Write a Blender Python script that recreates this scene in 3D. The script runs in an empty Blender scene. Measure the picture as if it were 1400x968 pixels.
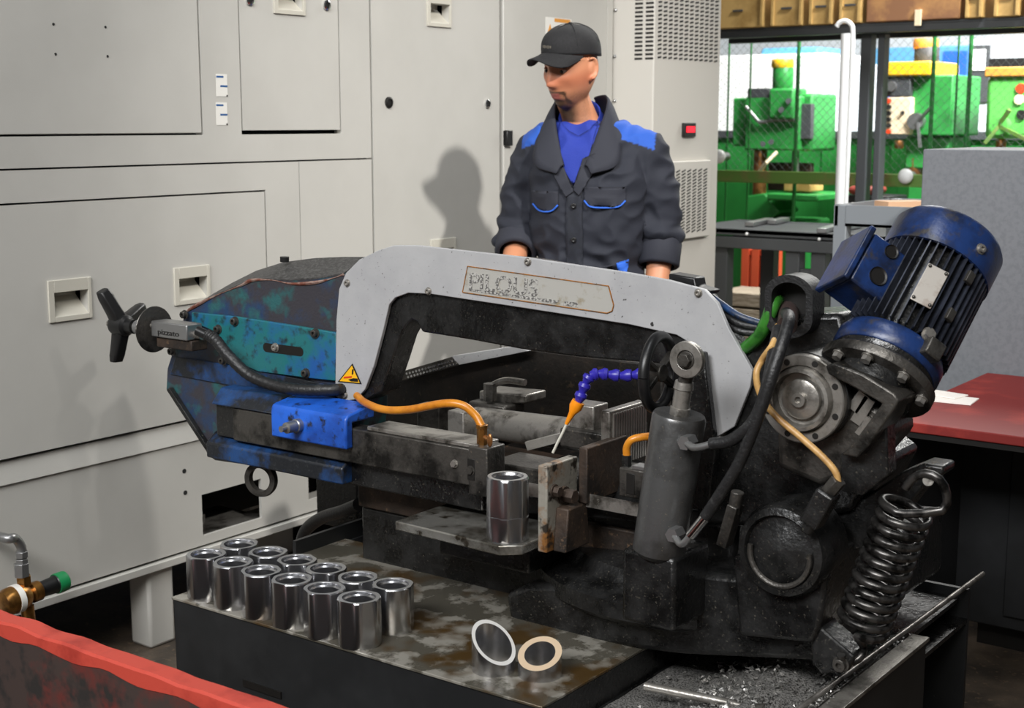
import bpy, bmesh, math, random
from mathutils import Vector, Matrix, noise
from mathutils.bvhtree import BVHTree
random.seed(7)
V = Vector
S = bpy.context.scene
COL = S.collection
# ------------------------------------------------------------------ camera
F, CX, CY, H = 1920.0, 700.0, 484.0, 1.5
PT = math.atan(317 / F); YAW = math.radians(36.3)
FW = V((-math.sin(YAW) * math.cos(PT), math.cos(YAW) * math.cos(PT), -math.sin(PT)))
RT = V((math.cos(YAW), math.sin(YAW), 0))
UP = RT.cross(FW)
cam = bpy.data.objects.new('camera', bpy.data.cameras.new('camera'))
COL.objects.link(cam)
cam.data.sensor_width = 36; cam.data.lens = 36 * F / 1400
cam.matrix_world = Matrix.Translation((0, 0, H)) @ Matrix((RT, UP, -FW)).transposed().to_4x4()
cam.data.clip_start = 0.05; cam.data.clip_end = 100
cam.data.dof.use_dof = True; cam.data.dof.focus_distance = 2.9; cam.data.dof.aperture_fstop = 7.1
S.camera = cam
# ------------------------------------------------------------------ light
S.view_settings.view_transform = 'Standard'; S.view_settings.look = 'None'
S.view_settings.gamma = 1; S.view_settings.use_curve_mapping = False
S.view_settings.exposure = 0.04
W = bpy.data.worlds.new('hall_air'); S.world = W; W.use_nodes = True
W.node_tree.nodes['Background'].inputs[0].default_value = (0.95, 0.97, 1.0, 1)
W.node_tree.nodes['Background'].inputs[1].default_value = 0.07
def area(name, loc, target, sx, sy, power, col=(1, 1, 1)):
    l = bpy.data.lights.new(name, 'AREA'); l.shape = 'RECTANGLE'; l.size = sx; l.size_y = sy
    l.energy = power; l.color = col
    o = bpy.data.objects.new(name, l); COL.objects.link(o); o.location = loc
    o.rotation_euler = (V(target) - V(loc)).to_track_quat('-Z', 'Y').to_euler()
    return o
area('hall_fill', (0.6, -2.0, 4.6), (-2.9, 0.9, 0.9), 2.4, 1.4, 145, (1, .975, .93))  # soft fill added to lift the left wall's brightness
area('hall_fill', (-1.3, -2.6, 4.2), (-1.5, 2.4, 0.8), 2.4, 1.2, 290, (.98, .99, 1))  # fill added behind the camera to brighten the faces turned towards it
area('hall_fill', (-0.6, 1.4, 5.2), (-1.4, 2.6, 0), 0.5, 2.4, 50, (.95, .98, 1))
area('hall_fill', (0.5, 6.4, 5.2), (-2.0, 9.6, 1.2), 2.4, 0.8, 330, (.97, .98, 1)).data.spread = math.radians(70)  # fill added to brighten the crates and drills in the background
area('hall_fill', (-2.0, 9.6, 5.4), (-3.0, 10.2, 0.8), 6.0, 1.6, 800, (1, .99, .95))
sl_ = bpy.data.lights.new('work_spot', 'SPOT'); sl_.energy = 1700; sl_.spot_size = math.radians(33.5); sl_.spot_blend = 1; sl_.shadow_soft_size = .14; sl_.color = (1, .97, .92)
so_ = bpy.data.objects.new('work_spot', sl_); COL.objects.link(so_); so_.location = (2.5, 1.75, 5.0)
so_.rotation_euler = (V((-2.7, 4.0, 1.25)) - so_.location).to_track_quat('-Z', 'Y').to_euler()

# ------------------------------------------------------------------ pixel -> point on a known plane
def ray(u, v): return FW + RT * ((u - CX) / F) + UP * ((CY - v) / F)
def _hit(u, v, ax, c):
    d = ray(u, v); o = V((0, 0, H)); return o + d * ((c - o[ax]) / d[ax])
def PX(u, v, c): return _hit(u, v, 0, c)
def PY(u, v, c): return _hit(u, v, 1, c)
def PZ(u, v, c): return _hit(u, v, 2, c)
def PD(u, v, d): return V((0, 0, H)) + ray(u, v) * d

# ------------------------------------------------------------------ materials
def lin(c):
    return tuple(((x / 255) / 12.92 if x / 255 <= .04045 else ((x / 255 + .055) / 1.055) ** 2.4) for x in c) + (1,)
def mat(name, c1, rough=.5, metal=0.0, c2=None, scale=8, lo=.42, hi=.6, c3=None, s3=30, lo3=.55, hi3=.7,
        bump=0, bscale=80, rough2=None, stretch=None, attr=None, emit=0, spec=.5):
    m = bpy.data.materials.new(name); m.use_nodes = True
    nt = m.node_tree; N = nt.nodes; L = nt.links; b = N['Principled BSDF']
    b.inputs['Roughness'].default_value = rough; b.inputs['Metallic'].default_value = metal
    b.inputs['Specular IOR Level'].default_value = spec
    tc = N.new('ShaderNodeTexCoord'); vec = tc.outputs['Object']
    if stretch:
        mp = N.new('ShaderNodeMapping'); mp.inputs['Scale'].default_value = stretch
        L.new(vec, mp.inputs['Vector']); vec = mp.outputs['Vector']
    def fac(s, a, z, det=5):
        n = N.new('ShaderNodeTexNoise'); n.inputs['Scale'].default_value = s; n.inputs['Detail'].default_value = det
        n.inputs['Roughness'].default_value = .62
        L.new(vec, n.inputs['Vector'])
        r = N.new('ShaderNodeMapRange'); r.inputs[1].default_value = a; r.inputs[2].default_value = z
        L.new(n.outputs['Fac'], r.inputs[0]); return r.outputs[0]
    if attr:
        a = N.new('ShaderNodeAttribute'); a.attribute_name = attr; out = a.outputs['Color']
    else:
        rgb = N.new('ShaderNodeRGB'); rgb.outputs[0].default_value = lin(c1); out = rgb.outputs[0]
    def mix(out, f, c):
        x = N.new('ShaderNodeMix'); x.data_type = 'RGBA'
        L.new(f, x.inputs[0]); L.new(out, x.inputs[6]); x.inputs[7].default_value = lin(c); return x.outputs[2]
    if c2:
        f2 = fac(scale, lo, hi); out = mix(out, f2, c2)
        if rough2 is not None:
            r = N.new('ShaderNodeMapRange'); r.inputs[3].default_value = rough; r.inputs[4].default_value = rough2
            L.new(f2, r.inputs[0]); L.new(r.outputs[0], b.inputs['Roughness'])
    if c3: out = mix(out, fac(s3, lo3, hi3, 3), c3)
    L.new(out, b.inputs['Base Color'])
    if emit:
        L.new(out, b.inputs['Emission Color']); b.inputs['Emission Strength'].default_value = emit
    if bump:
        n = N.new('ShaderNodeTexNoise'); n.inputs['Scale'].default_value = bscale; n.inputs['Detail'].default_value = 4
        L.new(vec, n.inputs['Vector'])
        bp = N.new('ShaderNodeBump'); bp.inputs['Strength'].default_value = bump; bp.inputs['Distance'].default_value = .004
        L.new(n.outputs['Fac'], bp.inputs['Height']); L.new(bp.outputs[0], b.inputs['Normal'])
    return m
G = {}
G['cab'] = mat('cabinet_paint', (188, 186, 180), .42, 0, (182, 180, 174), 3, .4, .7, bump=.06, bscale=400)
G['cabin'] = mat('cabinet_inside', (24, 24, 24), .8)
G['cab2'] = mat('cabinet_cup', (192, 188, 176), .45)
G['acgrey'] = mat('cooler_paint', (198, 194, 186), .5)
G['gap'] = mat('gap_black', (22, 22, 22), .7)  # plain black for bodies behind the panel gaps, screws and screw holes
G['bow'] = mat('bow_cover_paint', (168, 168, 169), .42, 0, (156, 156, 158), 9, .4, .7, (70, 68, 64), 150, .66, .74, bump=.05, bscale=150)
G['black'] = mat('oily_black', (30, 30, 30), .42, 0, (15, 15, 15), 14, .4, .6, (84, 80, 72), 190, .62, .74, bump=.35, bscale=120, rough2=.22)
G['blackm'] = mat('black_plastic', (20, 20, 21), .38)
G['rubber'] = mat('black_hose', (26, 26, 27), .45, 0, (52, 52, 52), 60, .55, .7, bump=.3, bscale=200)
G['steel'] = mat('worn_steel', (158, 154, 148), .36, .7, (74, 70, 64), 18, .48, .66, (150, 146, 138), 90, .6, .72, bump=.15, bscale=150)
G['dsteel'] = mat('dark_steel', (84, 81, 77), .38, .6, (34, 33, 31), 14, .44, .62, (120, 112, 100), 120, .64, .74, bump=.3, bscale=140)
G['bright'] = mat('turned_steel', (212, 212, 214), .27, 1, (170, 170, 174), 5, .35, .7, stretch=(1, 1, .08))
G['face'] = mat('cut_face_steel', (222, 220, 216), .4, .3)
G['rimf'] = mat('lit_end_face', (176, 175, 172), .32, .55)  # less metallic, so bushing tops carry a bright ceiling's sheen in their colour
G['facew'] = mat('cut_face_warm', (214, 190, 160), .4, .3)
G['chrome'] = mat('chrome', (215, 215, 215), .14, 1)
G['teal'] = mat('teal_worn_paint', (30, 104, 108), .42, 0, (30, 84, 150), 9, .48, .66, (30, 44, 48), 34, .54, .7, bump=.12, bscale=120)
G['blue'] = mat('blue_paint', (30, 92, 196), .38, 0, (20, 60, 140), 10, .42, .66, (22, 26, 36), 36, .56, .68, bump=.1, bscale=120)
G['bluedk'] = mat('blue_grimy_paint', (28, 66, 116), .4, 0, (24, 27, 32), 11, .39, .56, (56, 58, 60), 120, .6, .72, bump=.2, bscale=120)
G['hood'] = mat('hood_grimy_paint', (52, 50, 56), .5, 0, (30, 58, 92), 9, .50, .64, (38, 88, 90), 14, .56, .68, bump=.2, bscale=160)
G['hoodtop'] = mat('hood_top_dust', (52, 51, 50), .55, 0, (80, 79, 78), 130, .45, .65, bump=.4, bscale=300)
G['worn'] = mat('worn_rust_edge', (150, 128, 118), .5, .2, (112, 62, 48), 40, .42, .6)
G['mblue'] = mat('motor_blue', (24, 48, 96), .33, 0, (20, 28, 48), 12, .42, .6, (52, 50, 50), 30, .56, .70, bump=.12, bscale=150)
G['finm'] = mat('fin_grimy', (62, 66, 78), .35, .3, (24, 26, 32), 9, .42, .6)
G['orange'] = mat('orange_hose', (206, 132, 34), .34, 0, (178, 104, 24), 20, .45, .65)
G['beige'] = mat('beige_cable', (198, 158, 98), .42, 0, (160, 120, 70), 20, .45, .65)
G['green'] = mat('green_hose', (52, 116, 40), .26, 0, (36, 88, 30), 30, .45, .6)
G['purple'] = mat('purple_plastic', (44, 38, 150), .35)
G['onoz'] = mat('orange_plastic', (236, 140, 12), .4)
G['brass'] = mat('brass', (168, 120, 62), .3, .9, (110, 76, 40), 22, .45, .65)
G['rust'] = mat('rusty_steel', (72, 58, 48), .6, .3, (42, 36, 32), 9, .4, .6, (108, 86, 66), 60, .6, .72, bump=.3, bscale=100)
G['rustdk'] = mat('dark_rusty_sheet', (48, 41, 36), .6, .2, (26, 24, 22), 7, .4, .6, (70, 58, 46), 50, .6, .72, bump=.3, bscale=100)
G['jaw'] = mat('jaw_face_rust', (150, 146, 136), .5, .3, (136, 92, 48), 12, .46, .58, (50, 44, 38), 30, .54, .64, bump=.25, bscale=90)
G['wet'] = mat('wet_pan', (96, 92, 82), .2, .4, (164, 160, 150), 9, .5, .56, (84, 64, 36), 6, .5, .62, bump=.1, bscale=40, rough2=.1)
G['pan'] = mat('pan_paint', (34, 35, 36), .5, 0, (26, 27, 28), 7, .4, .6, (80, 80, 80), 300, .7, .76)
G['chip'] = mat('steel_chips', (176, 174, 170), .35, .6, (56, 54, 52), 300, .45, .6)
G['lbl'] = mat('white_label', (222, 220, 214), .5)
G['lblb'] = mat('label_blue', (34, 84, 140), .5)
G['yel'] = mat('warning_yellow', (238, 178, 22), .45)
G['ink'] = mat('black_ink', (18, 16, 14), .5)
G['redp'] = mat('red_print', (206, 60, 20), .5)
G['plate'] = mat('worn_nameplate', (176, 174, 168), .45, .2, (150, 140, 120), 30, .55, .7)
G['rustline'] = mat('rust_line', (150, 96, 34), .7, 0, (86, 60, 36), 60, .45, .6)
G['smear'] = mat('worn_letters', (86, 84, 82), .6, 0, (172, 170, 165), 190, .45, .55)
G['npl'] = mat('motor_nameplate', (186, 180, 172), .4, .4, (146, 128, 116), 25, .5, .7)
G['floor'] = mat('shop_floor', (100, 87, 74), .55, 0, (60, 53, 46), 5, .4, .62, (128, 108, 88), 40, .58, .72, bump=.3, bscale=60)
G['redrim'] = mat('red_bin_paint', (182, 66, 52), .55, 0, (150, 46, 36), 12, .5, .7, bump=.1, bscale=60)
G['binin'] = mat('bin_inside', (56, 44, 40), .7, 0, (92, 34, 28), 6, .5, .62, (36, 32, 30), 20, .5, .65)
G['part'] = mat('partition_grey', (112, 115, 120), .6, 0, (104, 107, 112), 60, .45, .6)
G['redtab'] = mat('red_table_top', (120, 28, 24), .6, 0, (150, 46, 36), 6, .5, .66)
G['dark'] = mat('dark_cabinet', (40, 41, 43), .5, 0, (32, 33, 34), 6)
G['paper'] = mat('paper', (238, 232, 226), .6)
G['paperb'] = mat('kraft_paper', (208, 166, 132), .6)
G['dgreen'] = mat('drill_green', (44, 138, 60), .45, 0, (34, 106, 46), 4, .5, .68)
G['dgreen2'] = mat('drill_green_light', (92, 182, 80), .45, 0, (70, 150, 62), 4, .5, .68)
G['fgreen'] = mat('fence_green', (36, 128, 52), .5, 0, (28, 104, 42), 2, .45, .65)
G['rail'] = mat('rail_green', (98, 134, 58), .5, 0, (128, 120, 70), 8, .5, .66)
G['dyel'] = mat('drill_yellow', (240, 188, 36), .45)
G['dora'] = mat('drill_orange', (212, 146, 62), .5)
G['copper'] = mat('oiled_column', (184, 128, 78), .3, .8, (120, 80, 46), 10)
G['cream'] = mat('cream_panel', (226, 206, 172), .5)
G['crate'] = mat('crate_tan', (186, 152, 92), .6, 0, (148, 116, 62), 4, .45, .62)
G['rustp'] = mat('rust_sheet', (128, 88, 58), .55, 0, (160, 116, 70), 4, .48, .6)
G['beam'] = mat('dark_beam', (64, 66, 68), .5)
G['white'] = mat('white_paint', (236, 236, 234), .5)
G['skyb'] = mat('light_blue_paint', (92, 156, 196), .5)
G['deepb'] = mat('blue_box', (34, 96, 210), .5)
G['hallw'] = mat('hall_wall', (206, 212, 216), .7)
G['greyp'] = mat('cart_grey', (128, 133, 138), .45)
G['pallet'] = mat('pale_timber', (196, 182, 160), .7, 0, (150, 134, 112), 12, .45, .6, stretch=(1, 8, 8))
G['orred'] = mat('orange_red_paint', (206, 84, 50), .5)
G['pink'] = mat('pink_red_paint', (190, 88, 78), .5)
G['silver'] = mat('grey_steel', (150, 150, 150), .35, .8)
G['wire'] = mat('mesh_wire', (120, 128, 124), .5, .4)
G['led'] = mat('red_display', (220, 20, 40), .4, emit=1.5)

# ------------------------------------------------------------------ mesh building
def frame(n):
    n = V(n).normalized(); a = V((0, 0, 1)) if abs(n.z) < .9 else V((1, 0, 0))
    u = n.cross(a).normalized(); return u, n.cross(u).normalized(), n
def smooth_path(pts, k=6):
    P = [V(p) for p in pts]
    if len(P) < 3: return P
    P = [P[0] * 2 - P[1]] + P + [P[-1] * 2 - P[-2]]
    out = []
    for i in range(1, len(P) - 2):
        a, b, c, d = P[i - 1:i + 3]
        for j in range(k):
            t = j / k
            out.append(.5 * ((2 * b) + (c - a) * t + (2 * a - 5 * b + 4 * c - d) * t * t + (3 * b - a - 3 * c + d) * t ** 3))
    out.append(P[-2]); return out
WL = {}
class MB:
    def __init__(s): s.v = []; s.f = []
    def add(s, vs, fs):
        o = len(s.v); s.v += [V(p) for p in vs]; s.f += [tuple(i + o for i in f) for f in fs]; return s
    def box(s, x0, x1, y0, y1, z0, z1):
        x0, x1 = sorted((x0, x1)); y0, y1 = sorted((y0, y1)); z0, z1 = sorted((z0, z1))
        return s.obox(V(((x0 + x1) / 2, (y0 + y1) / 2, (z0 + z1) / 2)), V(((x1 - x0) / 2, 0, 0)), V((0, (y1 - y0) / 2, 0)), V((0, 0, (z1 - z0) / 2)))
    def obox(s, c, a, b, d):
        c, a, b, d = V(c), V(a), V(b), V(d)
        vs = [c + a * i + b * j + d * k for i in (-1, 1) for j in (-1, 1) for k in (-1, 1)]
        fs = [(0, 1, 3, 2), (4, 6, 7, 5), (0, 4, 5, 1), (2, 3, 7, 6), (0, 2, 6, 4), (1, 5, 7, 3)]
        if a.cross(b).dot(d) < 0: fs = [f[::-1] for f in fs]
        return s.add(vs, fs)
    def bar(s, p, q, w, t=None):
        p, q = V(p), V(q); u, w2, n = frame(q - p); t = t or w
        return s.obox((p + q) / 2, u * w / 2, w2 * t / 2, (q - p) / 2)
    def lathe(s, prof, p, ax, n=24, cap=True, clip=None):
        u, w, a = frame(ax); p = V(p); o = len(s.v)
        for r, h in prof:
            for i in range(n):
                t = 2 * math.pi * i / n; x, y = r * math.cos(t), r * math.sin(t)
                if clip: x, y = clip(x, y, r)
                s.v.append(p + a * h + u * x + w * y)
        for j in range(len(prof) - 1):
            for i in range(n):
                k = (i + 1) % n
                s.f.append((o + j * n + i, o + (j + 1) * n + i, o + (j + 1) * n + k, o + j * n + k))
        if cap:
            s.f.append(tuple(o + i for i in range(n)))
            s.f.append(tuple(o + (len(prof) - 1) * n + i for i in range(n))[::-1])
        return s
    def cyl(s, p, q, r0, r1=None, n=24):
        p, q = V(p), V(q); return s.lathe([(r0, 0), (r0 if r1 is None else r1, (q - p).length)], p, q - p, n)
    def tube(s, pts, r, n=10, k=6, smooth=True):
        P = smooth_path(pts, k) if smooth else [V(p) for p in pts]
        o = len(s.v); u = None
        for i, p in enumerate(P):
            t = (P[min(i + 1, len(P) - 1)] - P[max(i - 1, 0)]).normalized()
            if u is None: u = frame(t)[0]
            u = (u - t * u.dot(t)).normalized(); w = t.cross(u)
            rr = r(i / (len(P) - 1)) if callable(r) else r
            for j in range(n):
                a = 2 * math.pi * j / n; s.v.append(p + u * rr * math.cos(a) + w * rr * math.sin(a))
        for i in range(len(P) - 1):
            for j in range(n):
                k2 = (j + 1) % n; s.f.append((o + i * n + j, o + i * n + k2, o + (i + 1) * n + k2, o + (i + 1) * n + j))
        s.f.append(tuple(o + j for j in range(n))[::-1]); s.f.append(tuple(o + (len(P) - 1) * n + j for j in range(n)))
        return s
    def torus(s, c, ax, R, r, n=32, m=10, a0=0, a1=2 * math.pi):
        u, w, a = frame(ax); c = V(c)
        full = abs(a1 - a0 - 2 * math.pi) < 1e-6
        pts = [c + u * R * math.cos(a0 + (a1 - a0) * i / n) + w * R * math.sin(a0 + (a1 - a0) * i / n) for i in range(n + 1)]
        return s.tube(pts, r, m, smooth=False)
    def prism(s, pts, vec):
        pts = [V(p) for p in pts]; vec = V(vec); n = len(pts); o = len(s.v)
        nrm = V((0, 0, 0))
        for i in range(n): nrm += pts[i].cross(pts[(i + 1) % n])
        if nrm.dot(vec) > 0: pts = pts[::-1]
        s.v += pts + [p + vec for p in pts]
        s.f.append(tuple(range(o, o + n))); s.f.append(tuple(range(o + n, o + 2 * n))[::-1])
        for i in range(n):
            k = (i + 1) % n; s.f.append((o + i, o + n + i, o + n + k, o + k))
        return s
    def ppx(s, px, y0, y1): return s.prism([PY(u, v, y0) for u, v in px], (0, y1 - y0, 0))
    def loft(s, rings, cap=True):
        o = len(s.v); n = len(rings[0])
        for r in rings: s.v += [V(p) for p in r]
        for j in range(len(rings) - 1):
            for i in range(n):
                k = (i + 1) % n; s.f.append((o + j * n + i, o + j * n + k, o + (j + 1) * n + k, o + (j + 1) * n + i))
        if cap:
            s.f.append(tuple(o + i for i in range(n))[::-1]); s.f.append(tuple(o + (len(rings) - 1) * n + i for i in range(n)))
        return s
    def ball(s, c, rx, ry=None, rz=None, n=16, m=10, fn=None):
        ry = ry or rx; rz = rz or rx; c = V(c); o = len(s.v)
        for j in range(m + 1):
            t = math.pi * j / m
            for i in range(n):
                a = 2 * math.pi * i / n
                p = V((rx * math.sin(t) * math.cos(a), ry * math.sin(t) * math.sin(a), rz * math.cos(t)))
                s.v.append(c + (fn(p) if fn else p))
        for j in range(m):
            for i in range(n):
                k = (i + 1) % n; s.f.append((o + j * n + i, o + (j + 1) * n + i, o + (j + 1) * n + k, o + j * n + k))
        return s
    def hexbolt(s, p, ax, r, h):
        s.lathe([(r * 1.25, 0), (r * 1.25, h * .25)], p, ax, 14)
        return s.lathe([(r, h * .25), (r, h)], p, ax, 6)
    def capbolt(s, p, ax, r, h):
        return s.lathe([(r * 1.35, 0), (r * 1.35, h * .2), (r, h * .2), (r, h * .95), (r * .9, h), (r * .5, h), (r * .5, h * .45)], p, ax, 14)
    def mesh(s, name, c):
        m = bpy.data.meshes.new(name); m.from_pydata([p - c for p in s.v], [], s.f)
        bm = bmesh.new(); bm.from_mesh(m); bmesh.ops.recalc_face_normals(bm, faces=bm.faces); bm.to_mesh(m); bm.free()
        return m
    def obj(s, name, m, parent=None, bev=0, ang=38, origin=None):
        xs = [p.x for p in s.v]; ys = [p.y for p in s.v]; zs = [p.z for p in s.v]
        c = V(((min(xs) + max(xs)) / 2, (min(ys) + max(ys)) / 2, min(zs))) if origin is None else V(origin)
        me = s.mesh(name, c); me.materials.append(G[m] if isinstance(m, str) else m)
        me.polygons.foreach_set('use_smooth', [True] * len(me.polygons)); me.set_sharp_from_angle(angle=math.radians(ang))
        o = bpy.data.objects.new(name, me); COL.objects.link(o)
        if parent: o.parent = parent; o.location = c - WL[parent.name]
        else: o.location = c
        WL[o.name] = c
        if bev:
            b = o.modifiers.new('edge', 'BEVEL'); b.width = bev; b.segments = 2; b.limit_method = 'ANGLE'; b.angle_limit = math.radians(40)
        return o
def thing(name, loc, label, cat, group=None):
    o = bpy.data.objects.new(name, None); COL.objects.link(o); o.location = loc; o.empty_display_size = .05
    WL[o.name] = V(loc); return tag(o, label, cat, group)
def tag(o, label, cat, group=None):
    o['label'] = label; o['category'] = cat
    if group: o['group'] = group
    return o
def struct(o): o['kind'] = 'structure'; return o
def text(name, body, m, parent, p, xdir, ydir, height, off=.001, bold=0):
    """flat lettering laid on a surface: origin p (lower left), along xdir, up ydir"""
    cu = bpy.data.curves.new(name, 'FONT'); cu.body = body; cu.size = 1; cu.extrude = .01; cu.offset = bold
    t = bpy.data.objects.new(name, cu); COL.objects.link(t); bpy.context.view_layer.update()
    me = bpy.data.meshes.new_from_object(t.evaluated_get(bpy.context.evaluated_depsgraph_get()))
    bpy.data.objects.remove(t)
    x = V(xdir); y = V(ydir).normalized(); n = x.normalized().cross(y)
    w = max(v.co.x for v in me.vertices) or 1; hh = max(v.co.y for v in me.vertices) or 1
    b = MB(); b.v = [V(p) + x * (v.co.x / w) + y * (v.co.y / hh * height) + n * (off + v.co.z * .05) for v in me.vertices]
    b.f = [tuple(q.vertices) for q in me.polygons]
    return b.obj(name, m, parent)

# ================================================================== the setting
struct(MB().box(-9, 6, -3, 16, -.1, 0).obj('floor', 'floor'))
struct(MB().box(-9, 6, 14.0, 14.2, 0, 6).obj('wall_back', 'hallw'))

# ================================================================== machine enclosure (left)
WX = -3.1
def wy(u, v): return PX(u, v, WX).y
def wz(u, v): return PX(u, v, WX).z
def cup_rect(u0, v0, u1, v1):
    um = (u0 + u1) / 2; vm = (v0 + v1) / 2
    return wy(u0, vm), wy(u1, vm), wz(um, v1), wz(um, v0)
def cup_hole(r):
    y0, y1, z0, z1 = r; t = (y1 - y0) * .13
    return y0 + t, y1 - t * .6, z0 + t * .8, z1 - (z1 - z0) * .30
def holed(x0, x1, y0, y1, z0, z1, holes):
    """panel with rectangular openings, put together from coplanar pieces"""
    b = MB(); Ys = sorted({y0, y1} | {h[0] for h in holes} | {h[1] for h in holes}); Zs_ = sorted({z0, z1} | {min(z1, h[2]) for h in holes} | {min(z1, h[3]) for h in holes})
    for i in range(len(Ys) - 1):
        for j in range(len(Zs_) - 1):
            ym, zm = (Ys[i] + Ys[i + 1]) / 2, (Zs_[j] + Zs_[j + 1]) / 2
            if not any(h[0] < ym < h[1] and h[2] < zm < h[3] for h in holes): b.box(x0, x1, Ys[i], Ys[i + 1], Zs_[j], Zs_[j + 1])
    return b
def cup(parent, r, x=WX):
    """recessed cup handle: proud rim round an opening, sloping bowl going in behind it"""
    y0, y1, z0, z1 = r; iy0, iy1, iz0, iz1 = cup_hole(r)
    b = MB().box(x, x + .006, y0, iy0, z0, z1).box(x, x + .006, iy1, y1, z0, z1).box(x, x + .006, iy0, iy1, z0, iz0).box(x, x + .006, iy0, iy1, iz1, z1)
    h = b.obj('cup_handle', 'cab2', parent, bev=.0012)
    k = iz1 - (iz1 - iz0) * .25; d = .05
    MB().prism([(x - d, iy0, k), (x, iy0, iz0), (x - .002, iy0, iz0 - .004), (x - d - .004, iy0, k - .004)], (0, iy1 - iy0, 0)).obj('cup_bowl', 'cab2', h)
    MB().box(x - d - .006, x - d, iy0, iy1, iz0, iz1 + .02).box(x - d, x - .032, iy0, iy1, iz1 + .002, iz1 + .006).obj('cup_back', 'cab2', h)
enc = thing('machine_enclosure', (WX - .5, 2.3, 0), 'long light grey machine tool enclosure with doors, hatch and raised sheet metal skirt', 'machine')
Y0 = 1.0; YE = wy(509, 200); Zb = wz(85, 822); Zs = wz(0, 634); Zl = wz(0, 665); Zm = wz(0, 232.6); Zd = wz(0, 187) ; Zt = 2.35
gp = .005
def wbox(y0, y1, z0, z1, d=.014, back=.03): return MB().box(WX - back, WX, y0, y1, z0, z1)
MB().box(-4.3, WX - .06, Y0, YE - .004, Zs - .02, Zt).obj('body', 'gap', enc)
MB().box(-4.3, WX - .28, Y0, YE, Zb, Zs - .02).obj('inner_base', 'cabin', enc)
yd1 = wy(275, 100); yh0 = wy(328, 100); yh1 = wy(465, 100); yl = wy(364, 300); ys = wy(410.5, 300); Zld = wz(0, 278.6)
wbox(Y0, yd1 - gp, Zd + gp, Zt).obj('upper_door', 'cab', enc, bev=.002)
HTC = [cup_rect(373, -28, 416, 20)]; LDC = [cup_rect(65, 381, 124, 438), cup_rect(237, 364, 286, 415)]
ht = holed(WX - .03, WX, yh0 + gp, yh1 - gp, Zd + .012, Zt, [cup_hole(r) for r in HTC]).obj('hatch', 'cab', enc)
b = wbox(Y0, YE - gp, Zm + .003, Zd)
b.box(WX - .03, WX, yd1, yh0, Zd, Zt).box(WX - .03, WX, yh1, YE - gp, Zd, Zt); b.obj('upper_frame', 'cab', enc)
ld = holed(WX - .03, WX, Y0, yl - gp, Zs + gp + .004, Zld - gp, [cup_hole(r) for r in LDC]).obj('lower_door', 'cab', enc)
b = wbox(Y0, ys - .0015, Zld, Zm - .002); b.box(WX - .03, WX, yl, ys - .0015, Zs + .006, Zld); b.obj('lower_frame', 'cab', enc)
wbox(ys + .0015, YE - gp, Zs + .006, Zm - .002).obj('corner_panel', 'cab', enc)
# skirt with rectangular openings
c0, c1 = wy(279, 700), wy(360, 690); cz0, cz1 = wz(281, 733), wz(279, 677)
d0, d1 = wy(424, 665), wy(424, 665) + .2; dz0, dz1 = wz(425, 684), wz(425, 640)
sk = MB().box(WX - .018, WX - .008, Y0, c0, Zb + .03, Zl).box(WX - .018, WX - .008, c0, c1, Zb + .03, cz0).box(WX - .018, WX - .008, c0, c1, cz1, Zl)
sk.box(WX - .018, WX - .008, c1, d0, Zb + .03, Zl).box(WX - .018, WX - .008, d0, d1, Zb + .03, dz0).box(WX - .018, WX - .008, d0, d1, dz1, Zl)
sk.box(WX - .018, WX - .008, d1, YE, Zb + .03, Zl)
sk = sk.obj('skirt', 'cab', enc)
MB().prism([(WX - .03, Y0, Zs), (WX - .012, Y0, Zs), (WX - .001, Y0, Zl), (WX - .03, Y0, Zl)], (0, YE - Y0, 0)).obj('skirt_bend', 'cab', enc)
MB().box(WX - .20, WX + .004, Y0, YE, Zb, Zb + .022).obj('bottom_lip', 'cab', enc, bev=.002)
MB().box(WX - .26, WX - .05, c0 - .05, c1 + .05, cz0 - .02, cz0 - .012).box(WX - .2, WX - .1, c0 + .05, c0 + .09, cz0 - .01, cz0 + .03).obj('inner_rail', 'steel', sk)
for (u, v) in ((251.5, 644), (253, 673.5)):
    MB().cyl(PX(u, v, WX - .009), PX(u, v, WX - .009) + V((.002, 0, 0)), .007, n=14).obj('screw', 'gap', sk)
# foot
f0 = PZ(210, 893, 0)
MB().box(WX - .11, WX - .02, wy(212, 870), wy(247, 870), .0, Zb).obj('foot', 'cab', enc, bev=.01)
MB().box(WX - .5, WX - .35, 3.2, 3.4, 0, Zb).obj('foot', 'cab', enc, bev=.01)
for r in LDC: cup(ld, r)
for r in HTC: cup(ht, r)
def lock(parent, u, v, m='chrome', r=.016):
    p = PX(u, v, WX); k = MB().lathe([(r, 0), (r, .006), (r * .7, .008), (r * .7, .004)], p, (1, 0, 0), 18).obj('lock', m, parent)
    MB().cyl(p + V((.003, 0, 0)), p + V((.0055, 0, 0)), r * .62, n=12).obj('key_socket', 'ink', k)
lock(ht, 341, 0); lock(ht, 446, 7)
for (u, v) in ((73, 33), (144, 37), (76, 74), (147, 77)):
    p = PX(u, v, WX); MB().cyl(p, p + V((.001, 0, 0)), .0035, n=10).obj('screw_hole', 'gap', enc)
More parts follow.
